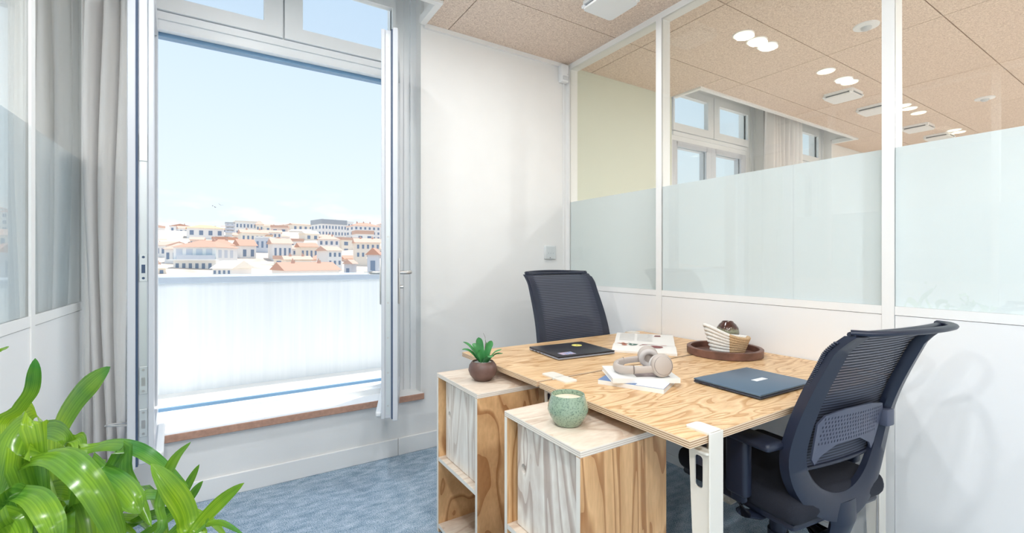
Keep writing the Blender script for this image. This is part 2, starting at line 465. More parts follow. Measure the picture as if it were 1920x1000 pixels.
partition('wall_left', 'white framed glass partition with frosted band behind the big plant', -0.535, -1,
          [(2.066, 2.102), (0.94, 0.98), (-0.19, -0.15), (-1.32, -1.28)], YB)

# ------------------------------------------------------------------ windows
def leaf(win, hinge, d, inner, w=0.585, z0=0.385, z1=2.385, handle=True, plates=False):
    """casement leaf; d = unit direction hinge->free edge, inner = +1 if local +y is the room side"""
    rz = math.atan2(d[1], d[0])
    lf = MB()
    T = 0.083; q = inner
    def Bx(m_, x0, x1, y0, y1, a, c, r_=0.0):
        y0, y1 = sorted((y0*q, y1*q))
        return m_.rbox(x0, x1, y0, y1, a, c, r_, 1) if r_ else m_.box(x0, x1, y0, y1, a, c)
    # local y: 0 = outdoor face, T = room face (times q)
    for (x0, x1, a, c) in ((0, 0.085, z0, z1), (w-0.085, w-0.012, z0, z1)):
        Bx(lf, x0, x1, 0.0, 0.05, a, c, 0.003)
    for (a, c) in ((z0, z0+0.10), (z1-0.085, z1)): Bx(lf, 0.08, w-0.08, 0.0, 0.05, a, c)
    for (x0, x1, a, c) in ((-0.012, 0.08, z0-0.012, z1+0.012), (w-0.08, w, z0-0.012, z1+0.012)):
        Bx(lf, x0, x1, 0.057, T, a, c, 0.003)
    for (a, c) in ((z0-0.012, z0+0.09), (z1-0.08, z1+0.012)): Bx(lf, 0.07, w-0.07, 0.057, T, a, c)
    Bx(lf, w-0.02, w-0.004, 0.0, 0.018, z0, z1, 0.002)           # outdoor lip
    o = lf.build('leaf', LEAFFR, win, loc=(hinge[0], hinge[1], 0)); o.rotation_euler = (0, 0, rz)
    g = MB(); Bx(g, 0.07, w-0.07, 0.03, 0.052, z0+0.08, z1-0.075); g.build('glass_pane', GLASS, o)
    # gasket runs round the edge only
    g = MB()
    Bx(g, w-0.03, w-0.006, 0.0501, 0.0569, z0-0.004, z1+0.004); Bx(g, 0.0, 0.02, 0.0501, 0.0569, z0, z1)
    g.build('gasket', GASKET, o)
    g = MB(); Bx(g, 0.02, w-0.03, -0.03, 0.0, z0+0.004, z0+0.03, 0.006); g.build('drip_bar', TRIMW, o)
    # locking strip on the free edge with its screws
    g = MB(); Bx(g, w-0.0122, w-0.011, 0.022, 0.044, z0+0.02, z1-0.02); g.build('lock_strip', ZINC, o)
    if plates:
        for zc_ in (1.65, 1.17, 0.72, 0.55):
            g = MB(); Bx(g, w-0.0112, w-0.008, 0.020, 0.046, zc_-0.055, zc_+0.055, 0.001)
            sp_ = g.build('strike_plate', ZINC, o)
            g = MB()
            for dz in (-0.042, 0.042): g.cyl((w-0.0085, 0.033*q, zc_+dz), (w-0.0072, 0.033*q, zc_+dz), 0.005, n=10)
            Bx(g, w-0.0085, w-0.0074, 0.027, 0.039, zc_-0.022, zc_+0.012)
            g.build('keep', GASKET if zc_ == 1.17 else STEEL, o)
        g = MB().tube([(w-0.03, 0.083*q, 0.555), (w-0.02, 0.10*q, 0.562), (w-0.03, 0.14*q, 0.56), (w-0.05, 0.15*q, 0.552), (w-0.06, 0.13*q, 0.545), (w-0.05, 0.083*q, 0.54)], 0.004, 8)
        g.build('release_loop', STEEL, o, 40)
    else:
        for zc_ in (2.3, 2.05, 1.6, 1.32, 0.98, 0.8, 0.62, 0.45):
            g = MB().cyl((w-0.0115, 0.033*q, zc_), (w-0.0095, 0.033*q, zc_), 0.005, n=10); g.build('screw', STEEL, o)
    if handle:
        hz = 1.135
        for (face, sg) in ((0.0, -1), (T, 1)):
            y = lambda d_: (face + sg*d_)*q
            g = MB(); ya, yb = sorted((y(0), y(0.010)))
            g.rbox(w-0.062, w-0.030, ya, yb, hz-0.165, hz+0.075, 0.004, 2)
            hp = g.build('handle_plate', STEEL, o, 40)
            g = MB().tube([(w-0.046, y(0.008), hz), (w-0.046, y(0.040), hz), (w-0.050, y(0.055), hz), (w-0.062, y(0.062), hz), (w-0.16, y(0.064), hz)], 0.010, 12)
            g.build('lever', STEEL, o, 50)
            if sg > 0:
                MB().cyl((w-0.046, y(0.008), hz-0.075), (w-0.046, y(0.026), hz-0.075), 0.009).build('key_cylinder', STEEL, o, 40)
    return o
def window(num, x0, mode):
    W = struct('window_%d' % num, 'white double casement window with two transom lights' if num == 1 else None)
    x1 = x0 + WW; j0, j1 = x0+0.155, x1-0.155
    ya, yb = 2.84, 2.92
    MB().box(x0, j0, ya, yb, WZ0+0.02, WZ1).box(x0+0.05, x0+0.09, ya-0.012, ya, WZ0+0.02, WZ1).build('jamb', ALU, W)
    MB().box(j1, x1, ya, yb, WZ0+0.02, WZ1).box(x1-0.075, x1-0.07, ya-0.006, ya, WZ0+0.02, WZ1).box(x1-0.035, x1, ya-0.02, ya, WZ0+0.02, WZ1).build('jamb', ALU, W)
    MB().box(j0, j1, ya, yb, 0.365, 0.398).box(j0, j1, ya+0.03, yb+0.03, 0.365, 0.412).build('threshold', ALU, W)
    MB().box(j0, j1, yb+0.03, yb+0.05, 0.40, 0.428).build('gasket', GASKETB, W)
    MB().box(j0, j1, ya, yb, 2.355, 2.437).box(j0, j1, ya-0.012, ya, 2.40, 2.437).build('transom', ALU, W)
    MB().box(j0, j1, ya+0.045, yb+0.01, 2.335, 2.355).build('gasket', GASKETB, W)  # blue line below the transom: its tinted reflection built as a strip
    MB().box(j0, j1, ya, yb, 2.86, WZ1).build('head', ALU, W)
    xm = (x0+x1)/2
    MB().box(xm-0.004, xm+0.004, ya, yb, 2.437, 2.86).build('mullion', ALU, W)
    for (a, c) in ((j0-0.02, xm-0.004), (xm+0.004, j1+0.02)):
        m_ = MB(); y0, y1 = ya-0.028, ya
        gx0, gx1 = (a+0.02, c-0.093) if a < xm-0.1 and c < xm else (a+0.093, c-0.02)
        m_.box(a, gx0, y0, y1+0.02, 2.441, 2.86).box(gx1, c, y0, y1+0.02, 2.441, 2.86)
        m_.box(gx0, gx1, y0, y1+0.02, 2.441, 2.512).box(gx0, gx1, y0, y1+0.02, 2.79, 2.86)
        s_ = m_.build('transom_sash', ALU, W)
        MB().box(gx0, gx1, y0+0.02, y0+0.03, 2.512, 2.79).build('glass_pane', GLASS, s_)
    sl = MB().rbox(x0-0.0, x1+0.01, 2.695, 2.85, 0.327, 0.365, 0.003, 1)
    me = sl.mesh('sill', [SILLB, SILLW]); 
    for p in me.polygons:
        if p.normal.z > 0.9: p.material_index = 1
    put('sill', me, W)
    if mode == 'open':
        d = Vector((-0.20, -0.565)).normalized(); leaf(W, (x1-0.178, 2.86), d, 1)
        d = Vector((0.045, -0.585)).normalized(); leaf(W, (x0+0.208, 2.885), d, -1, handle=False, plates=True)
    else:
        leaf(W, (j1+0.0, 2.925), Vector((-1, 0)), 1, w=(j1-j0)/2); leaf(W, (j0, 2.925), Vector((1, 0)), -1, w=(j1-j0)/2, handle=False)
    return W
for k, x in WINS: window(k, x, 'open' if k == 1 else 'closed')

# curtains
def curtain(name, label, x0, x1, y, folds, depth, seed, z0=0.03, z1=3.08, cat='curtain'):
    rnd = random.Random(seed); nx, nz = folds*12, 14; vv, ff = [], []
    ph = [rnd.uniform(-0.5, 0.5) for _ in range(folds+2)]
    for k in range(nz+1):
        t = k/nz; z = z0 + (z1-z0)*t
        for i in range(nx+1):
            u = i/nx; f = u*folds
            a = math.sin(2*PI*f + 0.35*math.sin(3.1*t + ph[int(f)]))
            yy = y + depth*(a*0.5) * (0.75 + 0.25*math.sin(1.3*f + 2*t)) + 0.012*math.sin(5*t + f)
            xx = x0 + (x1-x0)*u + 0.012*math.sin(2.2*t*PI + f*1.1) + 0.02*(0.5-abs(t-0.5))*math.cos(2*PI*f)
            vv.append((xx, yy, z))
    for k in range(nz):
        for i in range(nx): a = k*(nx+1)+i; ff.append((a, a+1, a+nx+2, a+nx+1))
    me = MB().add(vv, ff).mesh(name, CURT, 80)
    o = put(name, me); sm = o.modifiers.new('thick', 'SOLIDIFY'); sm.thickness = 0.002
    return tag(o, label, cat)
curtain('curtain', 'off-white linen curtain gathered beside the left window leaf', -0.52, -0.374, 2.615, 3, 0.10, 4)
curtain('curtain', 'off-white linen curtain gathered in the room beyond the left partition', -0.80, -0.63, 2.62, 3, 0.10, 9)
curtain('curtain', 'off-white linen curtain between two windows beyond the right partition', 4.86, 5.55, 2.62, 8, 0.09, 12)

# ------------------------------------------------------------------ terrace and parapet outside
smesh('floor_terrace', MB().box(-6, 12, YO, 4.2, 0.16, 0.30), TERRACE, 'pale screed terrace floor')
par = struct('wall_parapet', 'pale rendered terrace parapet with a smooth cap')
MB().box(-6, 12, 3.80, 4.12, 0.16, 1.04).build('upstand', PARAPET, par)
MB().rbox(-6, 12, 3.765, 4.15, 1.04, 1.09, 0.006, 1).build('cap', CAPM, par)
smesh('wall_below_terrace', MB().box(XL-0.15, XR+0.15, YO-0.02, 4.2, -16, 0.16).box(-6, 12, 3.9, 4.2, -16, 0.16), WHITE)

# ------------------------------------------------------------------ ceiling fittings
def downlight(x, y, label, watts, group):
    t = thing('downlight', label, 'ceiling light', (x, y, ZC), 0, group)
    MB().lathe([(0.056, -0.004), (0.062, -0.006), (0.066, -0.003), (0.066, 0.0)], 28).build('trim_ring', DIFF, t, 40)
    MB().lathe([(0.056, -0.0075), (0.056, -0.0065)], 28).build('diffuser', LAMPE, t, 40)
    if watts:
        ld = bpy.data.lights.new('downlight_bulb', 'AREA'); ld.shape = 'DISK'; ld.size = 0.11; ld.energy = watts; ld.color = LAMP_COL
        lo = bpy.data.objects.new('bulb', ld); C.objects.link(lo); lo.parent = t; lo.location = (0, 0, -0.010)
    return t
def vent(x, y, label, group='square ceiling air diffusers'):
    t = thing('air_diffuser', label, 'ceiling vent', (x, y, ZC), 0, group)
    MB().plate(rrect(-0.118, 0.118, -0.118, 0.118, 0.03), [], -0.022, 0.0).build('housing', CERW, t)
    MB().plate(rrect(-0.105, 0.105, -0.105, 0.105, 0.02), [], -0.034, -0.022).build('slot_shadow', plain('vent_slot', (0.18, 0.2, 0.22), 0.7), t)
    MB().plate(rrect(-0.112, 0.112, -0.112, 0.112, 0.022), [], -0.046, -0.034).build('face_plate', CERW, t)
    for sx in (-1, 1):
        for sy in (-1, 1): MB().rbox(sx*0.105-0.012, sx*0.105+0.012, sy*0.105-0.012, sy*0.105+0.012, -0.036, -0.018, 0.003, 1).build('corner_clip', CERW, t)
    return t
def detector(x, y, label):
    t = thing('smoke_detector', label, 'detector', (x, y, ZC), 0, 'round ceiling detectors')
    MB().lathe([(0.055, -0.012), (0.068, -0.008), (0.07, 0.0)], 32).build('base', CERW, t, 40)
    MB().lathe([(0.018, -0.03), (0.028, -0.022), (0.03, -0.012)], 24).build('sensor_head', plain('sensor_grey', (0.6, 0.63, 0.66), 0.4), t, 40)
    return t
for x, lab in ((1.245, 'first'), (1.377, 'middle'), (1.537, 'last')):
    downlight(x, 1.722, '%s of three round downlights in the near office, above the desks' % lab, LAMP_W*0.3, 'downlights over the desks')
for x, y, lab, f_ in ((0.121, 1.703, 'in front of the window', 1.0), (-0.15, 0.35, 'above the big plant', 1.6), (0.6, -0.7, 'behind the camera, centre', 1.4), (1.6, -0.7, 'behind the camera, right', 0.6), (-0.2, -0.9, 'behind the camera, left', 1.4)):  # fill lamps added out of view to brighten the room
    downlight(x, y, 'added round fill downlight in the near office ceiling ' + lab, LAMP_W*f_, 'added fill downlights out of view')
for k, (x, lab) in enumerate(((2.903, 'largest'), (3.063, 'middle'), (3.195, 'third'))):
    downlight(x, 1.722, '%s of the three round downlights nearest the glass partition' % lab, 0, 'near trio of downlights')
for k, (x, lab) in enumerate(((4.016, 'first'), (4.319, 'second'), (4.433, 'third'))):
    downlight(x, 1.703, '%s of the three downlights just before the second pair of vents' % lab, 0, 'second trio of downlights')
for k, (x, lab) in enumerate(((5.539, 'first'), (5.70, 'small second'), (5.948, 'third'))):
    downlight(x, 1.683, '%s of the three downlights right of the wide mullion' % lab, 0, 'third trio of downlights')
for k, (x, lab) in enumerate(((7.08, 'nearer'), (7.24, 'farther'))):
    downlight(x, 1.686, '%s of the last two downlights above the frosted band' % lab, 0, 'last pair of downlights')
for x, y, lab in ((-2.6, 0.2, 'beyond the left partition, by its window'), (-1.6, -0.9, 'beyond the left partition, at its back'), (3.6, -0.6, 'beyond the right partition, near end'), (5.4, -0.6, 'beyond the right partition, middle'), (7.4, -0.4, 'beyond the right partition, far end')):  # made-up lamps out of view, added to light the rooms on either side
    downlight(x, y, 'added round fill downlight ' + lab, LAMP_W*5.6, 'added fill lamps in the neighbouring rooms')
vent(1.862, 1.895, 'square white air diffuser in front of the partition header')
for x, lab in ((4.695, 'square white diffuser below the second trio of downlights'), (5.382, 'square white diffuser left of the wide mullion'),
               (6.543, 'square white diffuser right of the wide mullion'), (7.232, 'farthest square white diffuser, touching the frosted band')):
    vent(x, 1.855, lab)
detector(3.458, 1.237, 'round white detector with a small grey head left of the wide mullion')
detector(5.934, 1.205, 'round white detector at the right edge of the ceiling view')
# ------------------------------------------------------------------ desks
ZD = 0.752
def ply_slab(name, x0, x1, y0, y1, z0, z1, face, edge, parent):
    me = MB().rbox(x0, x1, y0, y1, z0, z1, 0.0012, 1).mesh(name, [face, edge])
    for p in me.polygons:
        if abs(p.normal.z) < 0.9: p.material_index = 1
    return put(name, me, parent)
def desk_leg(parent, x, y_edge, into):
    """clamp-on steel leg at the edge y_edge; 'into' = direction (+1/-1) from the edge towards the desk's middle"""
    L = MB(); w = 0.058; t_ = 0.005
    def B(m_, xa, xb, d0, d1, za, zb, r_=0.0015):
        a, c = sorted((y_edge + into*d0, y_edge + into*d1)); return m_.rbox(xa, xb, a, c, za, zb, r_, 1)
    out = MB()
    o_ = rrect(x, x+w, 0, 0.075, 0.012)
    M = Matrix.Translation((0, y_edge, 0)) @ Matrix.Diagonal((1, into, 1, 1)) @ Matrix.Translation((0, -0.006, 0))
    L.plate(o_, [], ZD, ZD+t_, 0, M)
    B(L, x, x+w, -0.0075, -0.0025, 0.0, ZD+t_)
    leg = L.build('leg', CREAM, parent)
    # inner flange with its slot, seen below the clamp plate
    oi = [(0.012, 0.0), (0.03, 0.0), (0.062, ZD-0.04), (0.0, ZD-0.04)]
    hole = rrect(0.020, 0.044, ZD-0.150, ZD-0.065, 0.009)
    M2 = Matrix.Translation((x+0.012, y_edge, 0)) @ Matrix(((0, 0, 1, 0), (into, 0, 0, 0), (0, 1, 0, 0), (0, 0, 0, 1)))
    MB().plate(oi, [hole], -0.0025, 0.0025, 0, M2).build('flange', CREAM, leg)
    c_ = MB().plate(rrect(x-0.004, x+w, 0, 0.072, 0.01), [], ZD-0.052, ZD-0.046, 0, M)
    c_.build('clamp_plate', CREAM, leg)
    m_ = MB().cyl((x+w/2, y_edge+into*0.035, ZD-0.046), (x+w/2, y_edge+into*0.035, ZD-0.0215), 0.011, n=14)
    B(m_, x+w/2-0.012, x+w/2+0.012, 0.02, 0.05, ZD-0.095, ZD-0.052)
    m_.build('clamp_screw', BLACKP, leg)
    B(MB(), x-0.004, x+w+0.004, -0.0076, 0.05, 0.0, 0.006).build('foot', CREAM, leg)
def desk(label, y0, y1, face, cut):
    D = thing('desk', label, 'desk', (0, 0, 0), 0, 'two plywood desks pushed together')
    ply_slab('desktop', 0.97, 2.213, y0, y1, ZD-0.0215, ZD, face, EDGEZ, D)
    for x in (1.04, 2.09):
        desk_leg(D, x, y0, 1); desk_leg(D, x, y1, -1)
    return D
desk('plywood desk with wavy grain nearer the camera, under the blue laptop', 0.712, 1.350, PLYX, True)
desk('plywood desk with straighter grain farther back, under the black laptop', 1.366, 1.993, PLYX2, False)

# ------------------------------------------------------------------ plywood cabinets
def cabinet(label, x0, y0, y1, side, doorm, zt=0.70, depth=0.338):
    K = thing('cabinet', label, 'cabinet', (x0, y0, 0), 0, 'plywood cabinets tucked under the desks')
    w, T = y1-y0, 0.018
    tp = MB().rbox(0, depth, 0, w, zt-T, zt, 0.001, 1).mesh('top', [PLYT, EDGEW])
    for p in tp.polygons:
        if abs(p.normal.z) < 0.9: p.material_index = 1
    put('top', tp, K)
    for (a, c) in ((0, T), (w-T, w)):
        me = MB().rbox(0, depth, a, c, 0.0, zt-T, 0.001, 1).mesh('side_panel', [side, EDGEP])
        for p in me.polygons:
            if p.normal.x < -0.9: p.material_index = 1
        put('side_panel', me, K)
    for z in (0.02, 0.315):
        me = MB().rbox(0.0, depth-T, T, w-T, z, z+T, 0.001, 1).mesh('shelf', [PLYT, EDGEP])
        for p in me.polygons:
            if p.normal.x < -0.9: p.material_index = 1
        put('shelf', me, K)
    MB().box(depth-T, depth, T, w-T, 0.0, zt-T).build('back_panel', side, K)
    # sliding-in door set back behind the frame, with a finger hole
    dz0, dz1 = 0.336, zt-T-0.003
    out = [(T+0.002, dz0), (w-T-0.02, dz0), (w-T-0.02, dz1), (T+0.002, dz1)]
    hole = ring(w-T-0.055, (dz0+dz1)/2 + 0.02, 0.013, 0.016, 18)
    M = Matrix(((0, 0, 1, 0), (1, 0, 0, 0), (0, 1, 0, 0), (0, 0, 0, 1)))
    MB().plate(out, [hole], 0.028, 0.043, 0, M).build('door', doorm, K)
    return K
cabinet('pale plywood cabinet nearer the camera, with the green candle on it', 0.780, 0.902, 1.284, PLYZ, PLYD)
cabinet('pale plywood cabinet farther back, with the potted succulent on it', 0.789, 1.493, 1.876, PLYZ2, PLYD2)

# ------------------------------------------------------------------ task chairs
m, n, l, b = nt('black_chair_mesh')
n.remove(b); out_ = n['Material Output']
tc = n.new('ShaderNodeTexCoord'); sp = n.new('ShaderNodeSeparateXYZ'); l.new(tc.outputs['Object'], sp.inputs[0])
mu = n.new('ShaderNodeMath'); mu.operation = 'MULTIPLY'; mu.inputs[1].default_value = 2*PI/0.0095
sn = n.new('ShaderNodeMath'); sn.operation = 'SINE'
l.new(sp.outputs['Z'], mu.inputs[0]); l.new(mu.outputs[0], sn.inputs[0])
mr = n.new('ShaderNodeMapRange'); mr.inputs['From Min'].default_value = -0.2; mr.inputs['From Max'].default_value = 0.9
mr.inputs['To Min'].default_value = 0.0; mr.inputs['To Max'].default_value = 0.13
l.new(sn.outputs[0], mr.inputs['Value'])
df = n.new('ShaderNodeBsdfPrincipled'); setp(df, (0.028, 0.034, 0.06), 0.6)
rc = n.new('ShaderNodeValToRGB'); rc.color_ramp.elements[0].color = (0.012, 0.016, 0.032, 1); rc.color_ramp.elements[1].color = (0.085, 0.10, 0.15, 1); rc.color_ramp.elements[1].position = 0.11
l.new(mr.outputs[0], rc.inputs[0]); l.new(rc.outputs[0], df.inputs['Base Color'])
tr = n.new('ShaderNodeBsdfTransparent'); mx = n.new('ShaderNodeMixShader')
l.new(mr.outputs[0], mx.inputs[0]); l.new(df.outputs[0], mx.inputs[1]); l.new(tr.outputs[0], mx.inputs[2])
l.new(mx.outputs[0], out_.inputs['Surface'])
CHMESH = m

def chair(label, loc, rz, lift, arms_fwd=0.0, arm_h=0.19):
    """origin on the floor under the column, sitter faces +y"""
    K = thing('office_chair', label, 'chair', loc, rz, 'black mesh office chairs')
    zs = 0.455 + lift
    # --- back surface
    ZB0, ZB1 = zs - 0.03, zs + 0.545
    def S(u, z, off=0.0):
        t = (z - ZB0)/(ZB1-ZB0)
        y = -0.185 - 0.155*t - 0.055*math.sin(PI*min(1, max(0, t))**0.9)*(-1) * 0.6
        y = -0.20 - 0.13*t + 0.035*math.sin(PI*t*1.15) - 0.9*(max(0, t-0.90))**1.5
        y += 0.35*u*u                                    # wraps round the sitter
        return Vector((u, y - off, z))
    HW = 0.228
    def centre(s_):
        """centre line of the frame loop, s_ 0..1: top left -> bottom -> top right; returns u, z, band half width"""
        zt, zr, R = ZB1, ZB0+0.22, 0.0
        L1 = zt - zr; L2 = PI*0.5*(HW+0.22)*0.93; tot = 2*L1 + L2; d = s_*tot
        if d < L1:
            f = d/L1; return (-HW + 0.012*(1-f), zt - d, 0.028 + 0.010*f)
        if d < L1+L2:
            f = (d-L1)/L2; a = PI + PI*f
            return (HW*math.cos(a), zr + 0.22*math.sin(a), 0.038 + 0.004*math.sin(PI*f))
        f = (d-L1-L2)/L1; return (HW - 0.012*f, zr + (d-L1-L2), 0.038 - 0.010*f)
    NS = 72; vv, ff = [], []
    pts = [centre(i/NS) for i in range(NS+1)]
    for i, (u, z, hw) in enumerate(pts):
        p0, p1 = pts[max(0, i-1)], pts[min(NS, i+1)]
        t = Vector((p1[0]-p0[0], p1[1]-p0[1])).normalized(); nrm = Vector((-t.y, t.x))   # inward
        for (a, off) in ((-hw, 0.0), (-hw, 0.03), (hw*0.55, 0.034), (hw, 0.018), (hw, 0.0), (0.0, -0.006)):
            q = S(u + nrm.x*a, z + nrm.y*a, off); vv.append(q)
    for i in range(NS):
        for k in range(6): ff.append((i*6+k, i*6+(k+1)%6, (i+1)*6+(k+1)%6, (i+1)*6+k))
    ff.append((0,1,2,3,4,5)); ff.append(tuple(NS*6+k for k in range(5,-1,-1)))
    fr = MB().add(vv, ff).build('back_frame', BLACKP, K, 50)
    # ribbed piping where the mesh is stretched over the frame edge
    for sg in (-1, 1):
        m_ = MB(); 
        for k in range(60):
            z = ZB0 + 0.24 + (ZB1 - ZB0 - 0.26)*k/59
            c_ = S(sg*(HW+0.020), z, 0.006); m_.rbox(c_.x-0.006, c_.x+0.006, c_.y-0.006, c_.y+0.006, c_.z-0.0028, c_.z+0.0028, 0.002, 1)
        m_.build('edge_piping', BLACKP, fr)
    # mesh sheet
    nu, nz = 16, 26; vv, ff = [], []
    for k in range(nz+1):
        t = k/nz; z = ZB0 + 0.135 + (ZB1-0.004-ZB0-0.135)*t
        zr = ZB0+0.22
        hw = HW-0.004 if z > zr else HW*math.sqrt(max(0.0, 1-((zr-z)/0.22)**2)) - 0.004
        for i in range(nu+1): u = hw*(2*i/nu-1); vv.append(S(u, z, -0.004 + 0.012*(1-(u/HW)**2)*0))
    for k in range(nz):
        for i in range(nu): a = k*(nu+1)+i; ff.append((a, a+1, a+nu+2, a+nu+1))
    MB().add(vv, ff).build('back_mesh', CHMESH, K, 80)
    m_ = MB().tube([S(-0.19 + 0.38*i/12, ZB0+0.135, 0.0) for i in range(13)], 0.006, 8)
    m_.build('mesh_bottom_bar', BLACKP, K, 60)
    # top: front rail plus a lip that loops back like a hanger
    m_ = MB().tube([S(-HW-0.006 + (2*HW+0.012)*i/16, ZB1+0.004, 0.006) for i in range(17)], 0.012, 10, rx=0.009)
    m_.build('top_rail', BLACKP, K, 60)
    lip = []
    for i in range(25):
        f = i/24; u = -HW-0.002 + (2*HW+0.004)*f; back = 0.075*math.sin(PI*f)**0.45 if 0 < f < 1 else 0.0
        c_ = S(u, ZB1+0.006, 0.0); lip.append((c_.x, c_.y - back, c_.z + 0.004 + 0.006*math.sin(PI*f)))
    MB().tube(lip, 0.013, 10, rx=0.008).build('hanger_lip', BLACKP, K, 60)
    # lumbar pad on the rear with perforations and a height clip
    def lum(u, v): return S(u, zs + 0.20 + v, 0.016)
    ou = [(-0.165, -0.055), (-0.15, -0.075), (-0.13, -0.05), (-0.06, -0.02), (0.06, -0.02), (0.13, -0.05), (0.15, -0.075), (0.165, -0.055),
          (0.172, 0.06), (0.15, 0.085), (0.07, 0.098), (-0.07, 0.098), (-0.15, 0.085), (-0.172, 0.06)]
    holes = []
    for r_ in range(7):
        for c_ in range(22):
            u = -0.147 + 0.014*c_ + (0.007 if r_ % 2 else 0); v = -0.008 + 0.0135*r_
            if abs(u) < 0.15: holes.append([(u-0.0022, v-0.004), (u+0.0022, v-0.004), (u+0.0022, v+0.004), (u-0.0022, v+0.004)])
    lm = MB().plate(ou, holes, 0.0, 0.006); lm.v = [tuple(lum(p[0], p[1]) - Vector((0, p[2], 0))) for p in lm.v]
    lo = lm.build('lumbar_pad', LUMB, K)
    for sg in (1,):
        c_ = lum(sg*0.195, 0.03)
        MB().rbox(c_.x-0.022, c_.x+0.022, c_.y-0.03, c_.y+0.0, c_.z-0.028, c_.z+0.028, 0.006, 2).build('lumbar_clip', LUMB, lo, 40)
    # spine from the bottom of the loop down and under the seat
    p0 = S(0, ZB0-0.0, 0.015)
    sp_ = [p0 + Vector((0, 0, 0.02)), p0 + Vector((0, -0.002, -0.05)), p0 + Vector((0, 0.012, -0.10)), p0 + Vector((0, 0.06, -0.135)), Vector((0, -0.02, zs-0.10))]
    MB().tube(sp_, [0.075, 0.062, 0.052, 0.05, 0.05], 12, rx=[0.022]*5, up=(0, 1, 0.3)).build('spine', BLACKP, K, 50)
    # seat
    m_ = MB().rbox(-0.245, 0.245, -0.225, 0.255, zs-0.055, zs+0.028, 0.036, 4)
    se = m_.build('seat', BLACKF, K, 60)
    MB().rbox(-0.225, 0.225, -0.205, 0.235, zs-0.075, zs-0.05, 0.012, 2).build('seat_pan', BLACKP, K, 40)
    MB().rbox(-0.09, 0.09, -0.12, 0.12, zs-0.135, zs-0.075, 0.015, 2).build('mechanism', BLACKP, K, 40)
    MB().cyl((0, 0, 0.10), (0, 0, zs-0.13), 0.028, n=20).cyl((0, 0, 0.07), (0, 0, zs*0.5), 0.034, n=20).build('gas_column', BLACKP, K, 40)
    m_ = MB().cyl((0.09, 0.02, zs-0.10), (0.20, 0.02, zs-0.105), 0.007, n=10); m_.rbox(0.19, 0.25, 0.0, 0.04, zs-0.112, zs-0.098, 0.005, 2)
    m_.build('lever', BLACKP, K, 40)
    # arms
    for sg in (-1, 1):
        ya = 0.005 + arms_fwd; zt = zs + arm_h
        pth = [(sg*0.10, ya, zs-0.085), (sg*0.22, ya, zs-0.085), (sg*0.272, ya, zs-0.065), (sg*0.292, ya, zs-0.015), (sg*0.294, ya, zs+0.05)]
        MB().tube(pth, [0.028, 0.028, 0.028, 0.028, 0.028], 12, rx=[0.011, 0.011, 0.013, 0.015, 0.015], up=(0, 0, 1) if False else (sg*0.3, 0, 1)).build('arm_bracket', BLACKP, K, 50)
        m_ = MB().rbox(sg*0.294-0.019, sg*0.294+0.019, ya-0.038, ya+0.038, zs+0.0, zt-0.005, 0.012, 3)
        m_.build('arm_post', BLACKP, K, 50)
        MB().rbox(sg*0.29-0.042, sg*0.29+0.042, ya-0.13, ya+0.11, zt-0.008, zt+0.018, 0.012, 3).build('arm_pad', BLACKP, K, 50)
    # five-star base with castors
    hub = MB().lathe([(0.045, 0.06), (0.05, 0.075), (0.045, 0.115), (0.035, 0.13)], 20).build('hub', BLACKP, K, 40)
    for k in range(5):
        a = PI/2 + 0.3 + 2*PI*k/5; dx, dy = math.cos(a), math.sin(a)
        MB().tube([(dx*0.03, dy*0.03, 0.10), (dx*0.17, dy*0.17, 0.095), (dx*0.31, dy*0.31, 0.075)], [0.024, 0.021, 0.016], 10, rx=[0.022, 0.017, 0.012]).build('base_leg', BLACKP, K, 50)
        cx_, cy_ = dx*0.305, dy*0.305; px_, py_ = -dy, dx
        cs = MB().cyl((cx_, cy_, 0.05), (cx_, cy_, 0.08), 0.009, n=10)
        for s2 in (-1, 1):
            cs.cyl((cx_+px_*0.006*s2, cy_+py_*0.006*s2, 0.027), (cx_+px_*0.024*s2, cy_+py_*0.024*s2, 0.027), 0.027, n=18)
        cs.build('castor', BLACKP, K, 40)
    return K
chair('black mesh office chair seen from behind, nearer the camera', (1.690, 0.872, 0), -0.127, -0.005, -0.075)
chair('black mesh office chair facing us behind the far desk', (1.716, 1.822, 0), PI + 0.02, 0.115, 0.0, 0.125)
# ------------------------------------------------------------------ things on the desks
def at(x, y, s):
    """point at depth s (metres along the optical axis) in the direction of a frame position"""
    a, b_ = (x-960)/F_PX, (488-y)/F_PX
    st, ct = math.sin(YAW), math.cos(YAW)
    return Vector((s*(st + a*ct), s*(ct - a*st), EYE + s*b_))

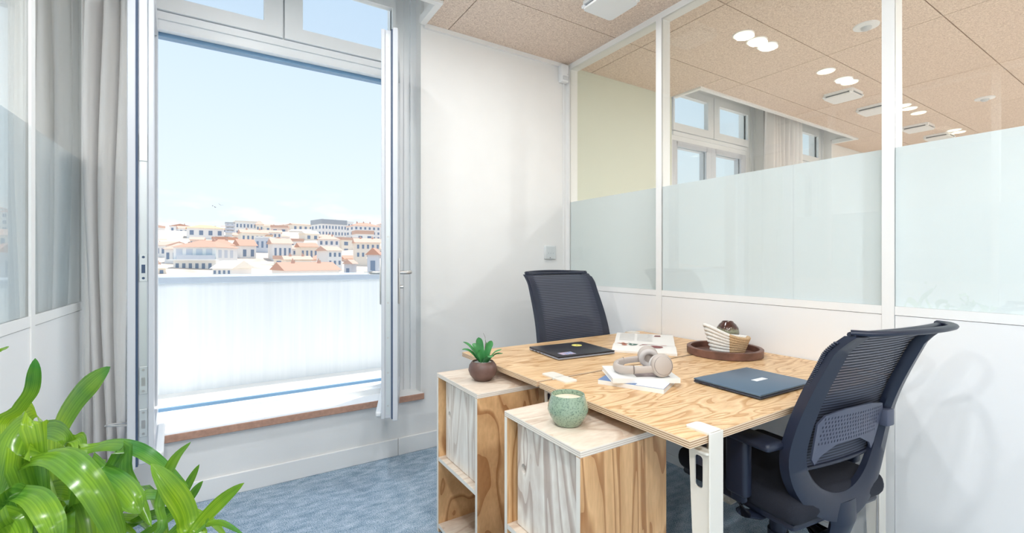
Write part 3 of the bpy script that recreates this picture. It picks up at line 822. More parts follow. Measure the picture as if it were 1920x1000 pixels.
NAVY = plain('laptop_slate_blue', (0.12, 0.19, 0.28), 0.42, 0.5)
NAVYE = plain('laptop_edge_dark', (0.06, 0.07, 0.10), 0.4, 0.4)
LBLK = plain('laptop_black', (0.022, 0.022, 0.03), 0.4)
LSIL = plain('laptop_silver_edge', (0.42, 0.46, 0.55), 0.35, 0.6)
def laptop(label, loc, rz, w, d, lidm, basem):
    K = thing('laptop', label, 'laptop', loc, rz, 'closed laptops on the desks')
    base = MB().rbox(-w/2, w/2, -d/2, d/2, 0.0025, 0.0105, 0.003, 2).build('base', basem, K, 40)
    MB().rbox(-w/2, w/2, -d/2, d/2, 0.0115, 0.018, 0.0028, 2).build('lid', lidm, K, 40)
    MB().rbox(-w/2+0.003, w/2-0.003, -d/2+0.003, d/2-0.003, 0.0100, 0.0122, 0.001, 1).build('lid_gap', LBLK, K)
    for sx in (-1, 1):
        MB().cyl((sx*w*0.33-0.03, d/2-0.004, 0.011), (sx*w*0.33+0.03, d/2-0.004, 0.011), 0.0045, n=12).build('hinge', LBLK, K, 40)
        for sy in (-1, 1): MB().cyl((sx*(w/2-0.03), sy*(d/2-0.03), 0), (sx*(w/2-0.03), sy*(d/2-0.03), 0.0027), 0.008, n=12).build('rubber_foot', LBLK, K)
    for k, (o_, l_) in enumerate(((0.095, 0.012), (0.065, 0.016), (0.03, 0.012), (0.0, 0.005))):
        MB().box(-w/2-0.0004, -w/2+0.002, o_-l_/2, o_+l_/2, 0.0045, 0.0088).build('port', LBLK, base)
    return K
lp = laptop('slate blue closed laptop with a small white plate, on the near desk', (1.602, 0.915, ZD), -0.028, 0.325, 0.250, NAVY, NAVYE)
MB().box(-0.034, 0.034, -0.011, 0.011, 0.018, 0.0184).build('lid_plate', CERW, lp).location = (0.022, -0.012, 0)
lp = laptop('black closed laptop with a yellow sticker, on the far desk', (1.418, 1.708, ZD), -0.088, 0.318, 0.268, LBLK, LSIL)
YEL = plain('sticker_yellow', (0.9, 0.83, 0.22), 0.5); OLV = plain('sticker_olive', (0.35, 0.36, 0.05), 0.5)
sk = MB().plate(ring(0, 0, 0.026, 0.026, 26), [], 0.018, 0.0184).build('round_sticker', YEL, lp); sk.location = (0.072, 0.055, 0)
MB().plate([(-0.009, -0.004), (0.0, -0.007), (0.010, 0.001), (0.004, 0.006), (-0.004, 0.003)], [], 0.0184, 0.0186).build('sticker_mark', OLV, sk)
mS, n, l, b = nt('photo_sticker')
tc = n.new('ShaderNodeTexCoord'); vo = n.new('ShaderNodeTexNoise'); vo.inputs['Scale'].default_value = 70; vo.inputs['Detail'].default_value = 3
l.new(tc.outputs['Object'], vo.inputs['Vector']); r = n.new('ShaderNodeValToRGB')
for e_, (p_, c_) in zip((r.color_ramp.elements[0], r.color_ramp.elements[1], r.color_ramp.elements.new(0.5), r.color_ramp.elements.new(0.58)),
                        ((0.36, (0.18, 0.26, 0.5)), (0.7, (0.8, 0.84, 0.9)), (0.5, (0.5, 0.58, 0.78)), (0.58, (0.62, 0.28, 0.3)))):
    e_.position = p_; e_.color = (*c_, 1)
l.new(vo.outputs[0], r.inputs[0]); l.new(r.outputs[0], b.inputs['Base Color'])
MB().box(-0.036, 0.036, -0.024, 0.024, 0.018, 0.0184).build('photo_sticker', mS, lp).location = (-0.085, -0.088, 0)

PAGE = plain('page_white', (0.86, 0.84, 0.80), 0.7); PAGEL = plain('page_lines', (0.62, 0.62, 0.62), 0.7)
COVW = plain('book_cover_white', (0.86, 0.86, 0.85), 0.35); COVB = plain('book_cover_blue', (0.14, 0.24, 0.46), 0.4)
PHOTO = plain('book_photo_grey', (0.24, 0.20, 0.20), 0.45, noise=0.6, nscale=25)
def book(label, loc, rz, w, d, h, cov):
    K = thing('book', label, 'book', loc, rz, 'two books under the headphones')
    MB().rbox(-w/2, w/2, -d/2, d/2, 0.0, 0.0012, 0.0004, 1).build('back_cover', COVW, K)
    MB().rbox(-w/2, w/2, -d/2, d/2, h-0.0012, h, 0.0004, 1).build('front_cover', cov, K)
    MB().rbox(-w/2, w/2, -d/2, -d/2+0.0015, 0.0008, h-0.0008, 0.0004, 1).build('spine', COVW, K)
    MB().box(-w/2+0.003, w/2-0.003, -d/2+0.0012, d/2-0.003, 0.0012, h-0.0012).build('page_block', PAGE, K)
    return K
bk = book('blue-covered book with pale pages at the bottom of the pair', (1.262, 1.148, ZD), math.radians(-65), 0.233, 0.170, 0.0165, COVB)
MB().box(-0.115, -0.02, -0.083, 0.083, 0.0165, 0.0168).build('cover_panel', COVW, bk).location = (0.135-0.0, 0.0, 0)
bk = book('white book with a dark cover photo directly under the headphones', (1.2915, 1.166, ZD+0.0169), math.radians(-32), 0.237, 0.190, 0.0175, COVW)
MB().box(-0.03, 0.09, -0.075, 0.06, 0.0175, 0.0178).build('cover_photo', PHOTO, bk)

# open magazine
FLc, e1, e2 = Vector((1.585, 1.603, ZD)), Vector((0.627, -0.779, 0)).normalized(), Vector((0.755, 0.655, 0)).normalized()
mg = thing('magazine', 'open magazine with printed animals lying at the corner of the far desk', 'magazine', FLc)
def mz(b_): 
    f = b_/0.40
    return 0.010 + 0.012*math.sin(PI*min(1, f*2)) if f < 0.5 else 0.010 + 0.020*math.sin(PI*(f-0.5)) + 0.004
def mpt(a, b_, dz=0.0): return e1*a + e2*b_ + Vector((0, 0, mz(b_)+dz))
vv, ff = [], []; NB = 24
for k in range(NB+1):
    b_ = 0.40*k/NB
    for a in (0, 0.30): vv.append(mpt(a, b_)); vv.append(e1*a + e2*b_ + Vector((0, 0, 0.0005)))
for k in range(NB):
    o_ = k*4; ff += [(o_, o_+2, o_+6, o_+4), (o_+1, o_+5, o_+7, o_+3), (o_, o_+4, o_+5, o_+1), (o_+2, o_+3, o_+7, o_+6)]
ff += [(0, 1, 3, 2), (NB*4, NB*4+2, NB*4+3, NB*4+1)]
MB().add(vv, ff).build('page_spread', PAGE, mg)
def blob(name, mat, pts):
    vv = [mpt(a, b_, 0.0016) for a, b_ in pts]; c_ = sum(vv, Vector())/len(vv); N_ = len(vv)
    MB().add([c_]+vv, [(0, 1+i, 1+(i+1) % N_) for i in range(N_)]).build(name, mat, mg)
IN1 = plain('ink_orange', (0.52, 0.20, 0.13), 0.7, noise=0.3, nscale=60); IN2 = plain('ink_green', (0.10, 0.19, 0.15), 0.7, noise=0.4, nscale=60)
IN3 = plain('ink_maroon', (0.26, 0.09, 0.09), 0.7, noise=0.4, nscale=80); IN4 = plain('ink_pink', (0.80, 0.55, 0.55), 0.7)
blob('printed_figure', IN1, ring(0.045, 0.160, 0.028, 0.040, 12)); blob('printed_figure', IN1, ring(0.056, 0.095, 0.014, 0.018, 10))
blob('printed_figure', IN2, [(0.068, 0.20), (0.08, 0.16), (0.075, 0.10), (0.095, 0.085), (0.115, 0.105), (0.122, 0.15), (0.105, 0.185), (0.09, 0.175)])
blob('printed_figure', IN3, [(0.125, 0.085), (0.145, 0.11), (0.16, 0.155), (0.20, 0.17), (0.225, 0.18), (0.195, 0.185), (0.16, 0.185), (0.142, 0.15)])
blob('printed_figure', IN3, ring(0.208, 0.085, 0.032, 0.026, 12)); blob('printed_figure', IN4, ring(0.245, 0.15, 0.016, 0.026, 10))
blob('printed_figure', IN3, [(0.20, 0.335), (0.235, 0.335), (0.232, 0.365), (0.205, 0.36)])
for k in range(9):
    b_ = 0.24 + 0.017*k
    for a0 in (0.02, 0.112): blob('text_line', PAGEL, [(a0, b_), (a0+0.08, b_), (a0+0.08, b_+0.004), (a0, b_+0.004)])

# headphones
HPM = plain('headphone_beige', (0.52, 0.46, 0.42), 0.45); HPC = plain('headphone_cushion', (0.60, 0.56, 0.54), 0.6); HPD = plain('headphone_line', (0.22, 0.19, 0.18), 0.5)
zb = ZD + 0.0344
hp = thing('headphones', 'beige over-ear headphones resting on the white book', 'headphones', (1.336, 1.135, zb), math.atan2(0.854, 0.52))
# local x = cup axis (towards the far cup), local y = towards the headband apex
pth = []
for i in range(25):
    a = PI*i/24; xx = 0.082*math.cos(a)*-1; yy = 0.030 + 0.112*math.sin(a)**0.8
    pth.append((xx, yy, 0.030 - 0.012*math.sin(a)))
MB().tube(pth[4:21], 0.0075, 12, rx=0.015, up=(0, 0, 1)).build('headband', HPM, hp, 60)
MB().tube([(p[0]*0.92, p[1]-0.006, p[2]) for p in pth[8:17]], 0.006, 12, rx=0.014).build('band_padding', HPC, hp, 60)
for sg in (-1, 1):
    sl = pth[:6] if sg < 0 else pth[19:]
    MB().tube(sl, 0.0058, 12, rx=0.0125).build('slider', HPM, hp, 60)
    e_ = pth[4] if sg < 0 else pth[20]
    MB().tube([(e_[0]-0.0*sg, e_[1]-0.001, e_[2]), (e_[0], e_[1]+0.0025, e_[2])], 0.0082, 12, rx=0.0157).build('band_joint', HPD, hp, 60)
    tilt = Vector((sg, -0.10, 0.16)).normalized(); cc = Vector((sg*0.078, -0.002, 0.042))
    cup = MB().lathe([(0.030, -0.016), (0.037, -0.010), (0.039, 0.002), (0.036, 0.012), (0.028, 0.017), (0.0, 0.0175)], 32, tuple(cc), 0, True, tuple(tilt))
    cup.v = [(p[0], p[1], cc.z + (p[2]-cc.z)*1.06) for p in cup.v]
    co = cup.build('ear_cup', HPM, hp, 60)
    cu = MB(); rg = [Vector((0.027*math.cos(2*PI*k/28), 0.027*math.sin(2*PI*k/28), 0)) for k in range(28)]
    q = Vector((0, 0, 1)).rotation_difference(tilt)
    cu.tube([cc - tilt*0.023 + q @ p for p in rg], 0.0105, 10, rx=0.0105, up=tuple(tilt), closed=True); cu.build('cushion', HPC, co, 60)
    rg = [Vector((0.0325*math.cos(2*PI*k/28), 0.0325*math.sin(2*PI*k/28), 0)) for k in range(28)]
    cu = MB().tube([cc + tilt*0.0148 + q @ p for p in rg], 0.0008, 6, up=tuple(tilt), closed=True); cu.build('cup_seam', HPD, co, 60)

# tray, vase, rope basket
TRAYM = plain('dark_wood_tray', (0.155, 0.075, 0.055), 0.45, noise=0.35, nscale=22)
tray = thing('tray', 'round dark wood tray against the partition', 'tray', (2.008, 1.285, ZD))
MB().lathe([(0.160, 0.0), (0.166, 0.003), (0.167, 0.034), (0.164, 0.036), (0.150, 0.036), (0.148, 0.034), (0.146, 0.009), (0.0, 0.008)], 64).build('rim', TRAYM, tray, 40)
mV, n, l, b = nt('vase_glaze')
tc = n.new('ShaderNodeTexCoord'); sp = n.new('ShaderNodeSeparateXYZ'); nz_ = n.new('ShaderNodeTexNoise'); nz_.inputs['Scale'].default_value = 40
l.new(tc.outputs['Object'], sp.inputs[0]); l.new(tc.outputs['Object'], nz_.inputs['Vector'])
ma = n.new('ShaderNodeMath'); ma.operation = 'MULTIPLY_ADD'; ma.inputs[1].default_value = 0.03
l.new(nz_.outputs[0], ma.inputs[0]); l.new(sp.outputs['Z'], ma.inputs[2]); r = n.new('ShaderNodeValToRGB')
mrr = n.new('ShaderNodeMapRange'); mrr.inputs['From Max'].default_value = 0.155; l.new(ma.outputs[0], mrr.inputs['Value']); l.new(mrr.outputs[0], r.inputs[0])
r.color_ramp.elements[0].position = 0.55; r.color_ramp.elements[0].color = (0.045, 0.02, 0.02, 1)
r.color_ramp.elements[1].position = 0.80; r.color_ramp.elements[1].color = (0.07, 0.025, 0.018, 1)
k = r.color_ramp.elements.new(0.70); k.color = (0.30, 0.31, 0.20, 1)
k = r.color_ramp.elements.new(0.77); k.color = (0.10, 0.06, 0.04, 1)
l.new(r.outputs[0], b.inputs['Base Color']); setp(b, rough=0.12, coat=0.5)
vz = MB().lathe([(0.036, 0.0), (0.047, 0.006), (0.052, 0.03), (0.052, 0.085), (0.049, 0.105), (0.038, 0.122), (0.028, 0.131), (0.025, 0.136), (0.022, 0.133), (0.022, 0.11), (0.04, 0.08), (0.04, 0.01), (0.0, 0.01)], 40).build('vase', mV, None, 50, (2.104, 1.328, ZD+0.0085))
tag(vz, 'small dark brown glazed vase standing on the tray', 'vase')
ROPE = plain('rope_white', (0.82, 0.80, 0.76), 0.85, noise=0.08, nscale=260, bump=0.6); JUTE = plain('rope_jute', (0.62, 0.43, 0.25), 0.85, noise=0.25, nscale=260, bump=0.6)
bk = thing('rope_basket', 'white rope basket with a tan end tilted on the tray', 'basket', (1.988, 1.254, ZD+0.0095), math.atan2(-0.5336, 0.8457) + 0.16)
for kk in range(8):
    f = kk/7; A, B_ = 0.076 + 0.032*f, 0.038 + 0.020*f; pw, pj = [], []
    for i in range(49):
        a = 2*PI*i/48; x_ = A*math.cos(a); y_ = B_*math.sin(a)
        p = Vector((x_ - 0.006*f, y_, 0.008 + 0.0125*kk - x_*0.30*f + 0.01*f*math.cos(2*a)))
        (pj if 34 <= i <= 47 else pw).append((i, p))
    jp = [p for i, p in pj]; wp = [p for i, p in sorted(pw, key=lambda t: (t[0]-48) % 49 if t[0] >= 48 else t[0]+1)]
    wp = wp + [jp[0]]; jp = jp + [wp[0]]
    MB().tube(wp, 0.0078, 8).build('rope_coil', ROPE, bk, 60); MB().tube(jp, 0.0080, 8).build('jute_coil', JUTE, bk, 60)
MB().lathe([(1.0, 0.0), (1.0, 0.004)], 40).xf(Matrix.Diagonal((0.068, 0.034, 1, 1))).build('basket_floor', ROPE, bk)

# candle in a green pot, succulent
mG, n, l, b = nt('green_glaze')
tc = n.new('ShaderNodeTexCoord'); nz_ = n.new('ShaderNodeTexNoise'); nz_.inputs['Scale'].default_value = 210; nz_.inputs['Detail'].default_value = 5
l.new(tc.outputs['Object'], nz_.inputs['Vector']); r = n.new('ShaderNodeValToRGB')
r.color_ramp.elements[0].position = 0.30; r.color_ramp.elements[0].color = (0.09, 0.15, 0.12, 1)
r.color_ramp.elements[1].position = 0.50; r.color_ramp.elements[1].color = (0.27, 0.37, 0.27, 1)
l.new(nz_.outputs[0], r.inputs[0]); l.new(r.outputs[0], b.inputs['Base Color']); setp(b, rough=0.15, coat=0.6)
cd = thing('candle', 'candle in a speckled green glazed pot on the near cabinet', 'candle', (0.882, 1.078, 0.70))
MB().lathe([(0.036, 0.0), (0.042, 0.003), (0.057, 0.030), (0.0625, 0.046), (0.060, 0.062), (0.053, 0.084), (0.0505, 0.0915), (0.0475, 0.092), (0.046, 0.088), (0.0475, 0.078), (0.05, 0.05), (0.0, 0.045)], 48).build('pot', mG, cd, 50)
MB().lathe([(0.047, 0.062), (0.0475, 0.0765), (0.044, 0.078), (0.0, 0.0785)], 40).build('wax', plain('wax_cream', (0.83, 0.74, 0.58), 0.5), cd, 50)
MB().cyl((0, 0, 0.078), (0.001, 0, 0.084), 0.0012, n=8).build('wick', PAGE, cd)
LEAFM = plain('succulent_green', (0.055, 0.25, 0.075), 0.4, noise=0.35, nscale=18)
sc_ = thing('potted_succulent', 'small green succulent in a round brown pot on the far cabinet', 'potted plant', (0.903, 1.660, 0.70))
MB().lathe([(0.028, 0.0), (0.036, 0.003), (0.053, 0.024), (0.060, 0.044), (0.056, 0.064), (0.045, 0.079), (0.042, 0.080), (0.041, 0.074), (0.0, 0.070)], 44).build('pot', plain('pot_brown', (0.135, 0.075, 0.062), 0.42, noise=0.2, nscale=30), sc_, 50)
MB().lathe([(0.041, 0.070), (0.0405, 0.0735), (0.0, 0.075)], 30).build('pebbles', plain('white_pebbles', (0.75, 0.76, 0.76), 0.7, noise=0.25, nscale=160, bump=0.8), sc_, 50)
def blade(name, mat, parent, pts, w, side, fold=0.25, base=0.35, peak=0.4, nseg=14, wave=0.0, th=0.0):
    """strap leaf along pts (smoothed), half width w, V-folded"""
    P_ = [Vector(p) for p in pts]; out = []
    for i in range(nseg+1):
        t = i/nseg*(len(P_)-1); k = min(int(t), len(P_)-2); f = t-k
        a0, a1, a2, a3 = P_[max(0, k-1)], P_[k], P_[k+1], P_[min(len(P_)-1, k+2)]
        out.append(0.5*((2*a1) + (a2-a0)*f + (2*a0-5*a1+4*a2-a3)*f*f + (3*a1-a0-3*a2+a3)*f**3))
    vv, ff = [], []
    for i, p in enumerate(out):
        tg = (out[min(i+1, nseg)]-out[max(i-1, 0)]).normalized(); t = i/nseg
        sd = Vector(side); sd = (sd - tg*sd.dot(tg))
        if sd.length < 1e-3: sd = tg.cross(Vector((0, 0, 1)))
        sd.normalize(); nn = sd.cross(tg)
        ww = w*(base + (1-base)*math.sin(PI/2*min(1, t/(peak*0.6)))) if t < peak else w*max(0.02, math.cos(PI/2*((t-peak)/(1-peak))**1.8))
        for j in (-2, -1, 0, 1, 2):
            vv.append(p + sd*ww*j/2 + nn*(ww*fold*(abs(j)/2)**1.5 + wave*ww*math.sin(7*t*PI)*j/2))
    for i in range(nseg):
        for j in range(4): a = i*5+j; ff.append((a, a+1, a+6, a+5))
    o = MB().add(vv, ff).build(name, mat, parent, 80)
    uv = o.data.uv_layers.new(name='UVMap')
    for lp_ in o.data.loops: uv.data[lp_.index].uv = ((lp_.vertex_index % 5)/4, (lp_.vertex_index//5)/nseg)
    return o
Rv = Vector((math.cos(YAW), -math.sin(YAW), 0)); Fv = Vector((math.sin(YAW), math.cos(YAW), 0)); Uv = Vector((0, 0, 1))
for (dx, dy, dz, w) in ((-0.085, 0.02, 0.155, 0.016), (-0.085, -0.02, 0.130, 0.014), (-0.018, 0.0, 0.178, 0.015), (0.038, 0.01, 0.162, 0.014), (0.080, -0.005, 0.130, 0.016),
                        (0.085, 0.0, 0.112, 0.013), (-0.02, -0.045, 0.115, 0.017), (-0.045, 0.04, 0.145, 0.013), (0.045, -0.04, 0.105, 0.015), (0.015, 0.04, 0.150, 0.012), (0.02, 0.05, 0.12, 0.012)):
    d = Rv*dx + Fv*dy; b0 = d*0.12 + Uv*0.070; tip = d + Uv*dz; mid = (b0+tip)/2 + Uv*0.020 + d*0.06
    blade('leaf', LEAFM, sc_, [b0, mid, tip], w, Fv.cross(d) if abs(dx) < 0.03 else (Fv*0.55+Rv*0.1 if abs(dx) > 0.07 else Rv*0.8+Fv*0.3), 0.3, 0.45, 0.5, 10)
MB().tube([Rv*0.008+Uv*0.12, Rv*0.012+Uv*0.16, Rv*0.010+Uv*0.178, Rv*0.002+Uv*0.196], [0.0016, 0.0014, 0.001, 0.0006], 6).build('dry_stem', plain('dry_stem', (0.16, 0.13, 0.11), 0.8), sc_)

# ------------------------------------------------------------------ wall fittings
tm = thing('thermostat', 'square pale wall thermostat above the far chair', 'thermostat', (2.052, YW, 1.258))
MB().rbox(-0.050, 0.050, -0.022, 0.0, -0.050, 0.050, 0.006, 2).build('case', plain('thermostat_grey', (0.70, 0.73, 0.74), 0.4), tm, 40)
MB().rbox(-0.040, 0.040, -0.0228, -0.02, -0.022, 0.042, 0.0008, 1).build('face', plain('thermostat_face', (0.66, 0.70, 0.71), 0.3), tm)
for k in range(3): MB().cyl((-0.022+0.022*k, -0.0236, -0.006), (-0.022+0.022*k, -0.022, -0.006), 0.004, n=12).build('touch_mark', plain('touch_grey', (0.5, 0.54, 0.56), 0.5), tm)
MB().cyl((-0.006, -0.0236, -0.040), (-0.006, -0.0215, -0.040), 0.003, n=12).build('indicator', BLACKP, tm)
al = thing('motion_detector', 'white motion detector box high in the corner above the thermostat', 'detector', (2.172, YW, 2.624))
m_ = MB().rbox(-0.037, 0.037, -0.048, 0.0, -0.072, 0.062, 0.012, 3).build('case', CERW, al, 40)
MB().rbox(-0.026, 0.026, -0.056, -0.044, -0.060, -0.028, 0.006, 2).build('lens', plain('lens_grey', (0.62, 0.65, 0.68), 0.35), al, 40)
MB().cyl((0.02, -0.050, -0.012), (0.02, -0.046, -0.012), 0.004, n=12).build('indicator', plain('indicator_grey', (0.6, 0.62, 0.63), 0.3), al)
tag(MB().tube([(2.186, YW-0.006, 2.555), (2.186, YW-0.006, 1.8), (2.186, YW-0.006, 0.11)], 0.005, 8).build('cable_duct', TRIMW, None, 40), 'thin white cable duct running down the corner below the motion detector', 'cable duct')

# ------------------------------------------------------------------ big plant in the left foreground
m, n, l, b = nt('dracaena_leaf')
tc = n.new('ShaderNodeTexCoord'); tx = n.new('ShaderNodeTexNoise'); tx.inputs['Scale'].default_value = 5.0; tx.inputs['Detail'].default_value = 3
l.new(tc.outputs['Object'], tx.inputs['Vector']); r = n.new('ShaderNodeValToRGB')
r.color_ramp.elements[0].position = 0.36; r.color_ramp.elements[0].color = (0.07, 0.27, 0.05, 1)
r.color_ramp.elements[1].position = 0.64; r.color_ramp.elements[1].color = (0.34, 0.54, 0.03, 1)
l.new(tx.outputs[0], r.inputs[0])
uvn = n.new('ShaderNodeUVMap'); uvn.uv_map = 'UVMap'; um = n.new('ShaderNodeMapping'); um.inputs['Scale'].default_value = (9, 0.6, 1)
sn_ = n.new('ShaderNodeTexNoise'); sn_.inputs['Scale'].default_value = 1.6; sn_.inputs['Detail'].default_value = 3
l.new(uvn.outputs[0], um.inputs['Vector']); l.new(um.outputs[0], sn_.inputs['Vector'])
rs = n.new('ShaderNodeValToRGB'); rs.color_ramp.elements[0].position = 0.35; rs.color_ramp.elements[0].color = (0.60, 0.72, 0.62, 1)
rs.color_ramp.elements[1].position = 0.62; rs.color_ramp.elements[1].color = (1.15, 1.1, 1.0, 1)
l.new(sn_.outputs[0], rs.inputs[0]); ml = n.new('ShaderNodeMix'); ml.data_type = 'RGBA'; ml.blend_type = 'MULTIPLY'; ml.inputs[0].default_value = 1.0
l.new(r.outputs[0], ml.inputs[6]); l.new(rs.outputs[0], ml.inputs[7])
l.new(ml.outputs[2], b.inputs['Base Color']); setp(b, rough=0.24, spec=0.6)
tl = n.new('ShaderNodeBsdfTranslucent'); l.new(ml.outputs[2], tl.inputs[0]); mx = n.new('ShaderNodeMixShader'); mx.inputs[0].default_value = 0.35
l.new(b.outputs[0], mx.inputs[1]); l.new(tl.outputs[0], mx.inputs[2]); l.new(mx.outputs[0], n['Material Output'].inputs['Surface'])
DRAC = m
pc = Vector((-0.262, 1.150, 0))
pl = thing('dracaena_plant', 'large leafy potted plant with long strap leaves in the left foreground', 'potted plant', pc)
MB().lathe([(0.11, 0.0), (0.125, 0.01), (0.15, 0.28), (0.155, 0.30), (0.145, 0.302), (0.138, 0.27), (0.0, 0.265)], 40).build('pot', plain('planter_grey', (0.30, 0.31, 0.33), 0.5), pl, 40)
MB().lathe([(0.138, 0.262), (0.137, 0.272), (0.0, 0.28)], 30).build('soil', plain('soil', (0.05, 0.035, 0.025), 0.95, noise=0.4, nscale=60), pl)
MB().tube([(0, 0, 0.26), (0.01, 0.0, 0.42), (0.0, 0.01, 0.62)], [0.026, 0.024, 0.02], 12).build('stem', plain('cane_bark', (0.28, 0.21, 0.14), 0.85, noise=0.3, nscale=40), pl, 50)
crown = Vector((0, 0, 0.60))
LV = [([(30,880),(60,858),(108,851),(150,880),(190,930),(222,1000),(240,1080)], 58, .72, 1), ([(100,850),(112,800),(140,752),(175,714),(207,688)], 42, .95, 1),
      ([(0,830),(35,768),(58,735),(64,700),(66,672)], 24, .90, 1), ([(75,832),(50,797),(25,815),(8,865),(-4,935)], 48, .75, 1),
      ([(20,900),(32,795),(58,768),(78,798),(82,840)], 44, 1.0, 1), ([(25,885),(55,840),(92,806),(124,818),(114,850)], 38, .86, 1),
      ([(138,874),(172,842),(215,834),(262,844),(310,876),(354,913)], 30, .85, 1), ([(150,890),(185,884),(222,904),(250,938),(263,964)], 48, .76, 1),
      ([(346,1045),(350,985),(338,945),(310,906),(283,870)], 44, .72, 1), ([(288,1012),(300,945),(312,895),(330,858),(358,829)], 20, .80, 1),
      ([(326,965),(343,930),(358,900),(374,871)], 16, .85, 1), ([(336,990),(352,948),(367,922),(381,902)], 18, .82, 1),
      ([(335,1045),(372,988),(410,946),(458,906)], 32, .72, 1), ([(362,1002),(385,984),(416,981),(458,1004)], 12, .70, 1),
      ([(0,945),(30,928),(65,935),(90,970),(103,1012),(108,1090)], 48, .66, 1), ([(-10,985),(18,975),(35,1000),(40,1035)], 44, .62, 1),
      ([(95,968),(150,967),(200,977),(258,1003)], 26, .80, 1), ([(222,846),(234,890),(255,930),(284,988)], 28, .80, 1),
      ([(116,852),(132,830),(150,827),(153,872)], 28, .95, 1), ([(-25,676),(0,657),(17,651)], 8, .90, 0), ([(185,1010),(200,950),(225,915),(262,905)], 26, .9, 1),
      ([(130,1000),(150,930),(165,880),(200,862)], 26, .98, 1), ([(60,1010),(75,940),(110,915),(160,930),(190,960)], 34, .88, 1)]
rnd = random.Random(5)
for pts, wpx, s_, link in LV:
    P_ = [at(x, y, s_ + 0.02*math.sin(i*1.3)) - pc for i, (x, y) in enumerate(pts)]
    if link:
        b0 = crown + Vector((rnd.uniform(-.02, .02), rnd.uniform(-.02, .02), rnd.uniform(-.10, .02)))
        P_ = [b0] + P_
    w = 0.5*wpx*s_/F_PX
    vd = (P_[len(P_)//2] + pc - Vector((0, 0, EYE))).normalized(); tg = (P_[-1]-P_[1]).normalized()
    sd = tg.cross(vd*0.75 - Uv*0.35) + vd*rnd.uniform(-0.35, 0.35)
    blade('leaf', DRAC, pl, P_, w*0.92, sd, rnd.uniform(-0.5, 0.5), 0.45, 0.55, 20, 0.03)
for k in range(22):
    a = rnd.uniform(0, 2*PI); rr = rnd.uniform(0.14, 0.30); h_ = rnd.uniform(-0.10, 0.10); up_ = rnd.uniform(0.08, 0.22)
    d = Vector((math.cos(a), math.sin(a), 0)); d.x = max(d.x, -0.72)
    b0 = crown + Vector((0, 0, rnd.uniform(-.14, 0)))
    P_ = [b0, b0 + d*rr*0.35 + Uv*up_, b0 + d*rr*0.75 + Uv*(up_*0.95), b0 + d*rr + Uv*(h_-0.05)]
    blade('leaf', DRAC, pl, P_, rnd.uniform(0.016, 0.026), d.cross(Uv), 0.3, 0.5, 0.5, 12, 0.03)
# ------------------------------------------------------------------ the town on the hill outside
TW = {k: plain('town_'+k, c, 0.9) for k, c in dict(white=(0.86, 0.86, 0.84), cream=(0.86, 0.80, 0.70), pink=(0.84, 0.70, 0.62), ochre=(0.82, 0.62, 0.40), grey=(0.62, 0.66, 0.72), tile=(0.60, 0.34, 0.25), tile2=(0.66, 0.45, 0.36), orange=(0.78, 0.52, 0.30), slate=(0.42, 0.46, 0.50), glass=(0.22, 0.29, 0.40), green=(0.12, 0.34, 0.36), brick=(0.66, 0.45, 0.36)).items()}
hill = MB()
gx = [-160 + 40*i for i in range(16)]; gy = [12, 40, 70, 100, 140, 180, 230, 290, 360, 460]
gz = [-16, -14, -9, -4, 1, 5, 11, 17, 20, 18]
vv = [(x, y, z + 1.2*math.sin(x*0.04+y*0.02)) for y, z in zip(gy, gz) for x in gx]
ff = [(j*16+i, j*16+i+1, (j+1)*16+i+1, (j+1)*16+i) for j in range(len(gy)-1) for i in range(15)]
smesh('ground_hillside', hill.add(vv, ff), plain('hill_ground', (0.66, 0.56, 0.47), 0.95, noise=0.25, nscale=0.25), 'pale built-up hillside')
def zhill(y):
    for i in range(len(gy)-1):
        if gy[i] <= y <= gy[i+1]:
            f = (y-gy[i])/(gy[i+1]-gy[i]); return gz[i]*(1-f) + gz[i+1]*f
    return -16 if y < 12 else 18
PLOTS, SUSED = [], []
